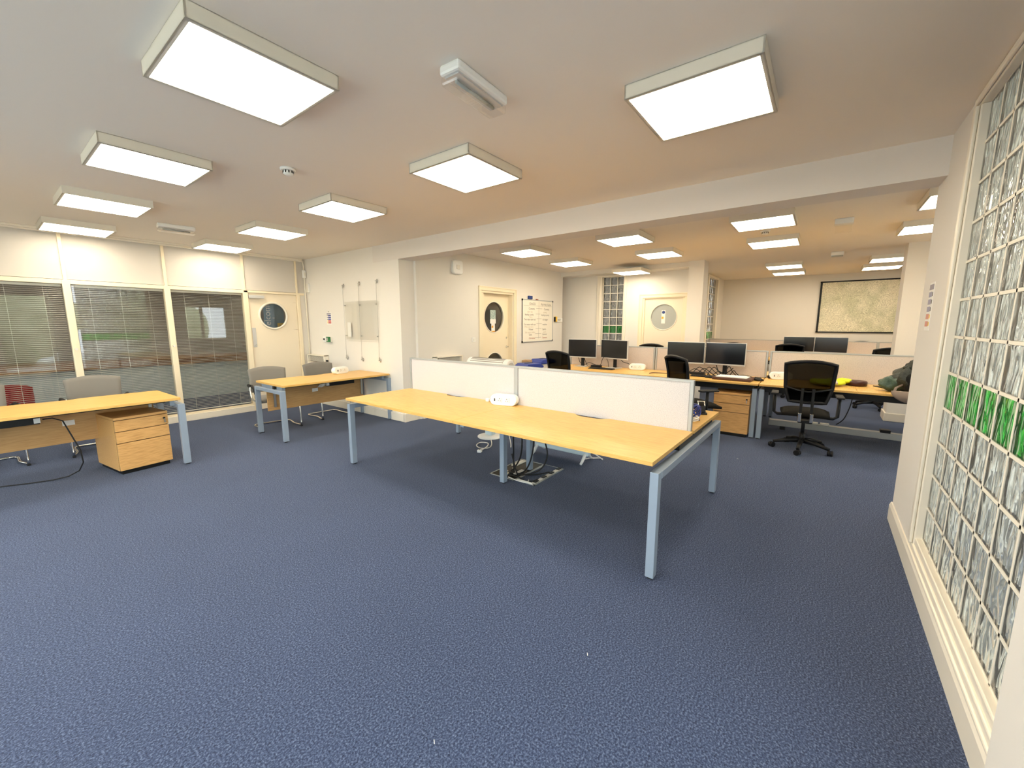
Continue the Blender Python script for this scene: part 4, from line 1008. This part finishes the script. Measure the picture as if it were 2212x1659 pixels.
for k in range(9):
    y0_, y1_ = 1.60 - .07*k, 1.50 - .06*k; h_ = .06 + .10*rnd.random()
    wire('loose_cable', [(6.55+.02*k, y0_, z), (6.60, y0_-.04, TOP+h_*.6), (6.62+.01*k, (y0_+y1_)/2-.05, TOP+h_), (6.60, y1_-.10, TOP+h_*.5), (6.52+.015*k, y1_-.18, z+.004), (6.45, y1_-.25-.02*k, z)], .0055, 'black_rubber', 'black cable in the tangle under the right pair of monitors', 'cable')['group'] = 'tangled cables under the right monitors'
wire('loose_cable', [(6.70, 1.22, .88), (6.66, 1.18, .80), (6.62, 1.10, .77), (6.60, 1.04, .80), (6.62, .98, .86)], .006, 'black_rubber', 'black cable in front of the stand of the fourth monitor', 'cable')
wire('loose_cable', [(6.28, 2.08, z), (6.36, 2.06, z+.003), (6.42, 1.98, z), (6.43, 1.85, z), (6.44, 1.72, z)], .006, 'brown_leather', 'thin brown cable lying along the far bench', 'cable')
wire('loose_cable', [(6.60, .98, z), (6.72, .86, z+.02), (6.70, .72, z), (6.78, .62, z), (6.80, .54, z+.01)], .004, 'black_rubber', 'thin black cable running from the folder to the headset', 'cable')
wire('hanging_cable', [(6.22, -.36, .70), (6.20, -.35, .55), (6.22, -.31, .38), (6.28, -.27, .30), (6.30, -.24, .27)], .006, 'black_rubber', 'black cable hanging below the right far bench', 'cable')

def small(name, mb, m_, label, cat, loc=(0,0,0), rz=0, bevel=.004):
    o = obj(name, mb, m_, bevel=bevel); o.location = loc; o.rotation_euler = (0, 0, math.radians(rz)); tag(o, label, cat); return o
t = empty('keyboard', (6.42, 2.95, TOP), 4, 'black keyboard on the far bench in front of the left monitors', 'keyboard')
obj('base', MB().box(-.065, .065, -.22, .22, .002, .014), 'black_plastic', t, bevel=.004)
mb = MB()
for r_ in range(5):
    for c_ in range(15): mb.box(-.055+r_*.022, -.037+r_*.022, -.21+c_*.028, -.186+c_*.028, .014, .020)
obj('keys', mb, 'black_rubber', t)
t = empty('keyboard', (6.40, 1.30, TOP), 6, 'black keyboard half under the cable tangle on the far bench', 'keyboard')
obj('base', MB().box(-.06, .06, -.20, .20, .002, .014), 'black_plastic', t, bevel=.004)
mb = MB()
for r_ in range(5):
    for c_ in range(14): mb.box(-.052+r_*.021, -.035+r_*.021, -.19+c_*.027, -.167+c_*.027, .014, .020)
obj('keys', mb, 'black_rubber', t)
small('docking_box', MB().box(-.05, .05, -.085, .085, 0, .045), 'black_plastic', 'small black docking box between the left monitor stands', 'dock', (6.60, 3.13, TOP), 3)
small('docking_box', MB().box(-.06, .06, -.12, .12, 0, .035), 'black_plastic', 'flat black docking box beneath the third monitor', 'dock', (6.62, 1.48, TOP+.0), 0)
def mouse(loc, rz, label, s_=1):
    t = empty('computer_mouse', loc, rz, label, 'mouse')
    obj('shell', MB().grid(lambda u, v, sd: ((-.055+.11*u)*s_, (-.032+.064*v)*s_*(1-.15*(2*u-1)**2), .001 + sd*s_*(.012 + .026*(1-(2*u-1)**2)**.6*(1-(2*v-1)**2)**.5)), 10, 8), 'black_plastic', t)
    obj('scroll_wheel', MB().cyl((.02*s_, -.004, .034*s_), .007, .008, 'y', 10), 'black_rubber', t)
mouse((6.31, 1.23, TOP), 80, 'black mouse by the cable tangle')
mouse((6.38, .645, TOP), 60, 'black rounded device beside the open folder', 1.3)
t = empty('document_folder', (6.30, .92, TOP), -4, 'dark brown leather folder topped with white papers on the far bench', 'folder')
obj('cover', MB().box(-.15, .15, -.24, .24, 0, .038), 'brown_leather', t, bevel=.01); obj('papers', MB().box(-.12, .12, -.18, .20, .0385, .046).tbox(.2, .3, .004, Matrix.Translation((0, .0, .049)) @ Matrix.Rotation(.1, 4, 'Z')), 'paper', t)
t = empty('headset', (6.72, .49, TOP), 20, 'small black headset beside the socket module on the right far bench', 'headset')
obj('band', MB().tube([(0, -.05, .015), (0, -.045, .05), (0, 0, .075), (0, .045, .05), (0, .05, .015)], .006, 8), 'black_plastic', t)
for s_ in (-1, 1): obj('ear_pad', MB().cyl((-.01, s_*.05, .025), .022, .02, 'x', 14), 'black_rubber', t)
# hi-vis vest
t = empty('safety_vest', (6.42, -.10, TOP), 0, 'crumpled bright yellow safety vest on the right far bench', 'vest')
def lump(sx, sy, sz, seed, freq=3, nu=20, nv=12):
    rn = random.Random(seed); ph = [rn.random()*6.3 for _ in range(8)]; mb = MB(); vs = []
    for j in range(nv+1):
        th = PI*j/nv
        for i in range(nu):
            a = 2*PI*i/nu
            k = 1 + .16*math.sin(freq*a+ph[0]+1.5*math.sin(2*th+ph[1])) + .11*math.sin((freq*2+1)*a+ph[2]-3*th) + .08*math.sin(5*th+ph[3]+2*a)
            vs.append((sx*k*math.sin(th)*math.cos(a), sy*k*math.sin(th)*math.sin(a), sz*(1-math.cos(th))*.5*(.8+.25*k)))
    fs = [(j*nu+i, j*nu+(i+1)%nu, (j+1)*nu+(i+1)%nu, (j+1)*nu+i) for j in range(nv) for i in range(nu)]
    mb.add(vs, fs, True); return mb
b1 = obj('cloth', lump(.17, .17, .075, 5), 'yellow_cloth', t); b2 = obj('cloth', lump(.09, .08, .06, 8), 'yellow_cloth', t); b2.location = (.18, -.17, .02)
b3 = obj('reflective_strip', MB().tube([(-.15, -.10, .045), (-.06, -.08, .085), (.05, -.05, .088), (.14, -.08, .06)], .014, 6), 'silver_plastic', t)
small('speaker_puck', MB().lathe([(.10, 0), (.108, .01), (.108, .05), (.10, .062), (.06, .064)]), 'wine_plastic', 'round dark speaker puck on the right far bench beside the yellow vest', 'speaker', (6.62, -.40, TOP), 0, bevel=0)
small('tablet', MB().box(-.10, .10, -.06, .06, 0, .008), 'black_plastic', 'black tablet edge poking out under the green jacket', 'tablet', (6.62, -.66, TOP), 25, bevel=.003)
# jacket draped on the bench end and a chair back
t = empty('padded_jacket', (6.28, -.80, TOP), 0, 'dark green padded jacket heaped on the far bench beside the right wall', 'jacket')
o = obj('body', lump(.15, .20, .30, 11, 4, 28, 18), 'dark_green_nylon', t); o.location = (-.02, -.09, -.005)
o = obj('sleeve', lump(.12, .11, .17, 21, 3, 22, 14), 'green_nylon', t); o.location = (.02, .10, -.002)
o = obj('hood', lump(.13, .16, .16, 31, 4, 22, 14), 'dark_green_nylon', t); o.location = (-.04, -.14, .22)
o = obj('lining', lump(.12, .16, .26, 41, 3, 22, 14), 'black_fabric', t); o.location = (-.14, -.14, -.02)
mb = MB()
for k in range(4): mb.tube([(-.10-.01*k, -.02-.02*k, .20+.05*k), (-.15, -.09-.01*k, .215+.05*k), (-.15, -.19, .20+.05*k)], .016, 6)
obj('quilt_seams', mb, 'dark_green_nylon', t)
t = empty('shoulder_bag', (5.98, -.86, .0), 0, 'rounded brown bag hanging below the green jacket beside the right wall', 'bag')
def bagf(u, v, s_):
    a = PI*v; w = .21*math.sin(a)**.5 if 0 < v < 1 else 0
    return ((s_-.5)*.10*max(.1, math.sin(a))**.5, (-1+2*u)*(.20*math.sqrt(max(0, 1-(1-v)**2))), .645 + .13*v)
obj('pouch', MB().grid(bagf, 14, 10), 'brown_fabric', t); obj('strap', MB().tube([(0, .18, .74), (.06, .16, .80), (.14, .10, .83)], .012, 6), 'brown_fabric', t)

# ------------------------------------------------------------------ behind the near bench
def bin_(loc, rz, label):
    t = empty('recycling_bin', loc, rz, label, 'bin', 'blue lidded recycling bins'); 
    obj('body', MB().prism([(-.20, 0), (.20, 0), (.245, .62), (-.245, .62)], 'y', -.14, .14), 'pale_plastic', t, bevel=.015)
    mb = MB().prism([(-.27, .62), (.27, .62), (.27, .66), (.16, .715), (-.16, .715), (-.27, .66)], 'y', -.16, .16)
    obj('lid', mb, 'blue_plastic', t, bevel=.015); obj('lid_slot', MB().box(-.09, .09, -.03, .03, .716, .722), 'black_plastic', t)
    return t
bin_((6.50, 4.52, .02), -10, 'nearer bin with white body and blue lid behind the near bench screens')
bin_((7.22, 4.66, .05), -8, 'further bin with white body and blue lid, beside the mesh chair')
small('cardboard_box', MB().box(-.09, .09, -.08, .08, 0, .755), 'cardboard', 'tall brown cardboard box between the two blue lidded bins', 'box', (6.87, 4.82, 0), 12, bevel=.004)
t = empty('standing_heater', (4.03, 3.42, 0), 0, 'white portable heater on a round pedestal base behind the bench screen', 'heater')
obj('base', MB().lathe([(.17, 0), (.17, .012), (.12, .028), (.04, .035)]), 'white_plastic', t)
obj('column', MB().box(-.045, .045, -.06, .06, .03, .18).box(-.03, .03, -.035, .035, .18, .90), 'light_blue_plastic', t, bevel=.015)
cap = [(.11*math.cos(a), .11*math.sin(a)*.9) for a in [PI*k/10 for k in range(11)]]
hd = MB().prism([(p[0]*.8, .955 + p[1]) for p in cap] + [(-.09, .90), (.09, .90)], 'y', -.345, .345)
obj('heater_head', hd, 'white_plastic', t, bevel=.012)
mb = MB()
for i in range(30):
    for j in range(5):
        a = math.radians(92+17*j); mb.tbox(.011, .011, .004, Matrix.Translation((.0885*math.cos(a), -.27+.0187*i, .955+.0995*math.sin(a))) @ Matrix.Rotation(PI/2-a, 4, 'Y'))
obj('grille_holes', mb, 'grille_dark', t)
obj('end_cap', MB().cyl((0, -.345, .965), .05, -.012, 'y', 18), 'silver_plastic', t)
wire('heater_lead', [(3.93, 3.34, .01), (3.85, 3.25, .008), (3.72, 3.14, .008), (3.62, 3.10, .008), (3.55, 3.16, .008), (3.60, 3.28, .008), (3.72, 3.33, .008), (3.76, 3.24, .009), (3.66, 3.15, .016), (3.56, 3.12, .01), (3.48, 3.10, .012)], .0065, 'flex_white', 'white heater lead looped on the carpet with its plug', 'cord')
t = empty('mains_plug', (3.44, 3.085, 0), 20, 'white mains plug lying on the carpet at the end of the looped lead', 'plug')
obj('body', MB().box(-.03, .03, -.025, .025, .002, .035), 'white_plastic', t, bevel=.008); obj('pins', MB().box(-.018, -.012, -.003, .003, .035, .055).box(.008, .014, -.012, -.006, .035, .052).box(.008, .014, .006, .012, .035, .052), 'black_plastic', t)
wire('white_cord', [(3.96, 3.2, .5), (3.94, 3.12, .3), (3.95, 3.05, .12), (3.93, 3.0, .01), (3.8, 2.9, .008)], .006, 'flex_white', 'white cord dropping beside the middle bench leg', 'cord')
t = empty('panel_heater', (3.88, 2.235, 0), 90, 'light blue white panel heater on curved feet under the near bench', 'heater')
obj('body', MB().box(-.35, .35, -.035, .035, .075, .46), 'light_blue_plastic', t, bevel=.015)
obj('controls', MB().box(.22, .33, .035, .038, .12, .15), 'silver_plastic', t)
for x in (-.31, .31): obj('foot', MB().tube([(x, .13, .014), (x, .10, .03), (x, .04, .085), (x, 0, .10), (x, -.04, .085), (x, -.10, .03), (x, -.13, .014)], [.013, .016, .02, .022, .02, .016, .013], 8), 'white_plastic', t)
wire('heater_lead', [(3.92, 1.90, .12), (3.97, 1.84, .07), (4.02, 1.80, .02), (4.08, 1.85, .009), (4.02, 1.93, .008), (3.95, 1.98, .008)], .007, 'flex_white', 'white lead curling from the end of the panel heater', 'cord')

# floor boxes
def floor_box(loc, w, l, label, opened):
    t = empty('floor_box', loc, 0, label, 'floor box')
    obj('rim', MB().box(-w/2, w/2, -l/2, -l/2+.012, 0, .006).box(-w/2, w/2, l/2-.012, l/2, 0, .006).box(-w/2, -w/2+.012, -l/2, l/2, 0, .006).box(w/2-.012, w/2, -l/2, l/2, 0, .006), 'aluminium', t)
    if opened:
        obj('well', MB().box(-w/2+.012, w/2-.012, -l/2+.012, l/2-.012, 0, .003), 'black_plastic', t)
        obj('socket_strip', MB().box(-.16, -.02, -.10, -.06, .003, .02), 'pale_plastic', t, bevel=.002)
        obj('loose_cover', MB().box(.04, .24, .06, .12, .003, .012), 'pale_plastic', t, bevel=.002)
        mb = MB()
        for q in ((-.20, -.02), (-.15, .03), (-.10, -.03), (-.05, .02), (-.18, .06)): mb.cyl((q[0], q[1], .003), .014, .022, 'z', 10)
        obj('connectors', mb, 'steel', t)
    else:
        obj('lid', MB().box(-w/2+.012, w/2-.012, -l/2+.055, l/2-.012, 0, .005), 'carpet', t)
        obj('socket_strip', MB().box(-w/2+.03, w/2-.02, -l/2+.018, -l/2+.052, 0, .012), 'pale_plastic', t, bevel=.002)
        for q in (-.2, -.06, .08, .22): obj('black_socket', MB().box(q-.028, q+.028, -l/2+.014, -l/2+.046, .012, .020), 'black_plastic', t)
        obj('hinge_bar', MB().tube([(-w/2+.01, -l/2+.03, .01), (-w/2+.01, l/2-.02, .012)], .010, 8), 'pale_plastic', t)
    return t
floor_box((3.262, 2.395, 0), .555, .305, 'open metal floor box with sockets and tangled cables under the near bench', True)
floor_box((3.272, 2.125, 0), .545, .225, 'closed carpet-lidded floor box with a row of sockets beside the open one', False)
cabs = [[(2.93, 2.20, .66), (2.95, 2.22, .45), (3.02, 2.27, .28), (3.10, 2.33, .12), (3.15, 2.36, .015)], [(2.98, 2.16, .67), (3.02, 2.17, .40), (3.06, 2.22, .22), (3.10, 2.32, .08), (3.18, 2.42, .012)],
        [(3.10, 2.10, .67), (3.11, 2.10, .35), (3.10, 2.15, .14), (3.12, 2.26, .03), (3.10, 2.40, .012)], [(3.12, 2.03, .67), (3.16, 2.02, .45), (3.20, 2.0, .25), (3.18, 2.06, .10), (3.12, 2.2, .03), (3.06, 2.34, .012)],
        [(2.90, 2.20, .30), (2.94, 2.19, .15), (3.02, 2.22, .05), (3.12, 2.30, .015), (3.2, 2.36, .012)], [(3.05, 2.36, .02), (3.03, 2.22, .03), (3.02, 2.14, .012), (3.06, 2.07, .016), (3.12, 2.05, .022)],
        [(3.10, 2.30, .03), (3.14, 2.20, .02), (3.22, 2.12, .02), (3.34, 2.06, .022)], [(3.00, 2.32, .015), (2.99, 2.20, .010), (3.00, 2.10, .012), (3.06, 2.12, .012)]]
for k, c in enumerate(cabs):
    wire('bench_cable', c, .0075 if k < 5 else .006, 'black_rubber' if k < 7 else 'flex_white', 'black cable hanging from the near bench into the floor box' if k < 5 else ('black cable crossing to the closed floor box' if k < 7 else 'grey cable curling beside the floor boxes'), 'cable')['group'] = 'cables under the near bench'

# things on the rear half of the near bench, past the screens
t = empty('blue_cable_coil', (3.50, .765, TOP), 0, 'coiled blue network cable at the end of the near bench beside the screen', 'cable')
pts = [(.10*math.cos(a)*(.5+.3*math.sin(a*1.7)), .03*math.sin(a*1.3), .012 + .05*(1-math.cos(a*1.1))) for a in [k*.35 for k in range(70)]]
obj('coil', MB().tube(pts, .005, 6), 'blue_plastic', t)
t = empty('coiled_lead', (3.37, .745, TOP), 0, 'white and blue bundled lead lying by the end post of the near screen', 'cable')
obj('bundle', MB().tube([(.05*math.cos(a), .03*math.sin(a), .008+.0012*k) for k, a in enumerate([.5*i for i in range(26)])], .0055, 6), 'white_plastic', t)
obj('tie', MB().tube([(.05, -.03, .006), (.055, 0, .03), (.05, .03, .006)], .006, 6), 'deep_blue', t)
t = empty('hole_punch', (3.74, .775, TOP), 20, 'black and silver hole punch at the corner of the near bench', 'hole punch')
obj('base', MB().box(-.07, .07, -.04, .04, 0, .016), 'black_plastic', t, bevel=.004); obj('body', MB().prism([(-.05, .016), (.03, .016), (.02, .05), (-.03, .07)], 'y', -.028, .028), 'black_plastic', t, bevel=.003)
obj('lever', MB().tube([(-.02, -.025, .06), (.03, -.025, .10), (.03, .025, .10), (-.02, .025, .06)], .005, 6), 'chrome', t)

# lint specks on the carpet
for k, (x, y, lb) in enumerate([(1.52, .72, 'tiny white speck of lint on the carpet below the near bench corner'), (.83, .98, 'tiny white speck of lint near the bottom of the picture'), (5.0, .62, 'tiny white speck on the carpet near the mesh chair')]):
    small('lint', MB().tube([(0, 0, .002), (.012, .008, .003)], .0014, 5), 'paper', lb, 'lint', (x, y, .001), 20*k, bevel=0)
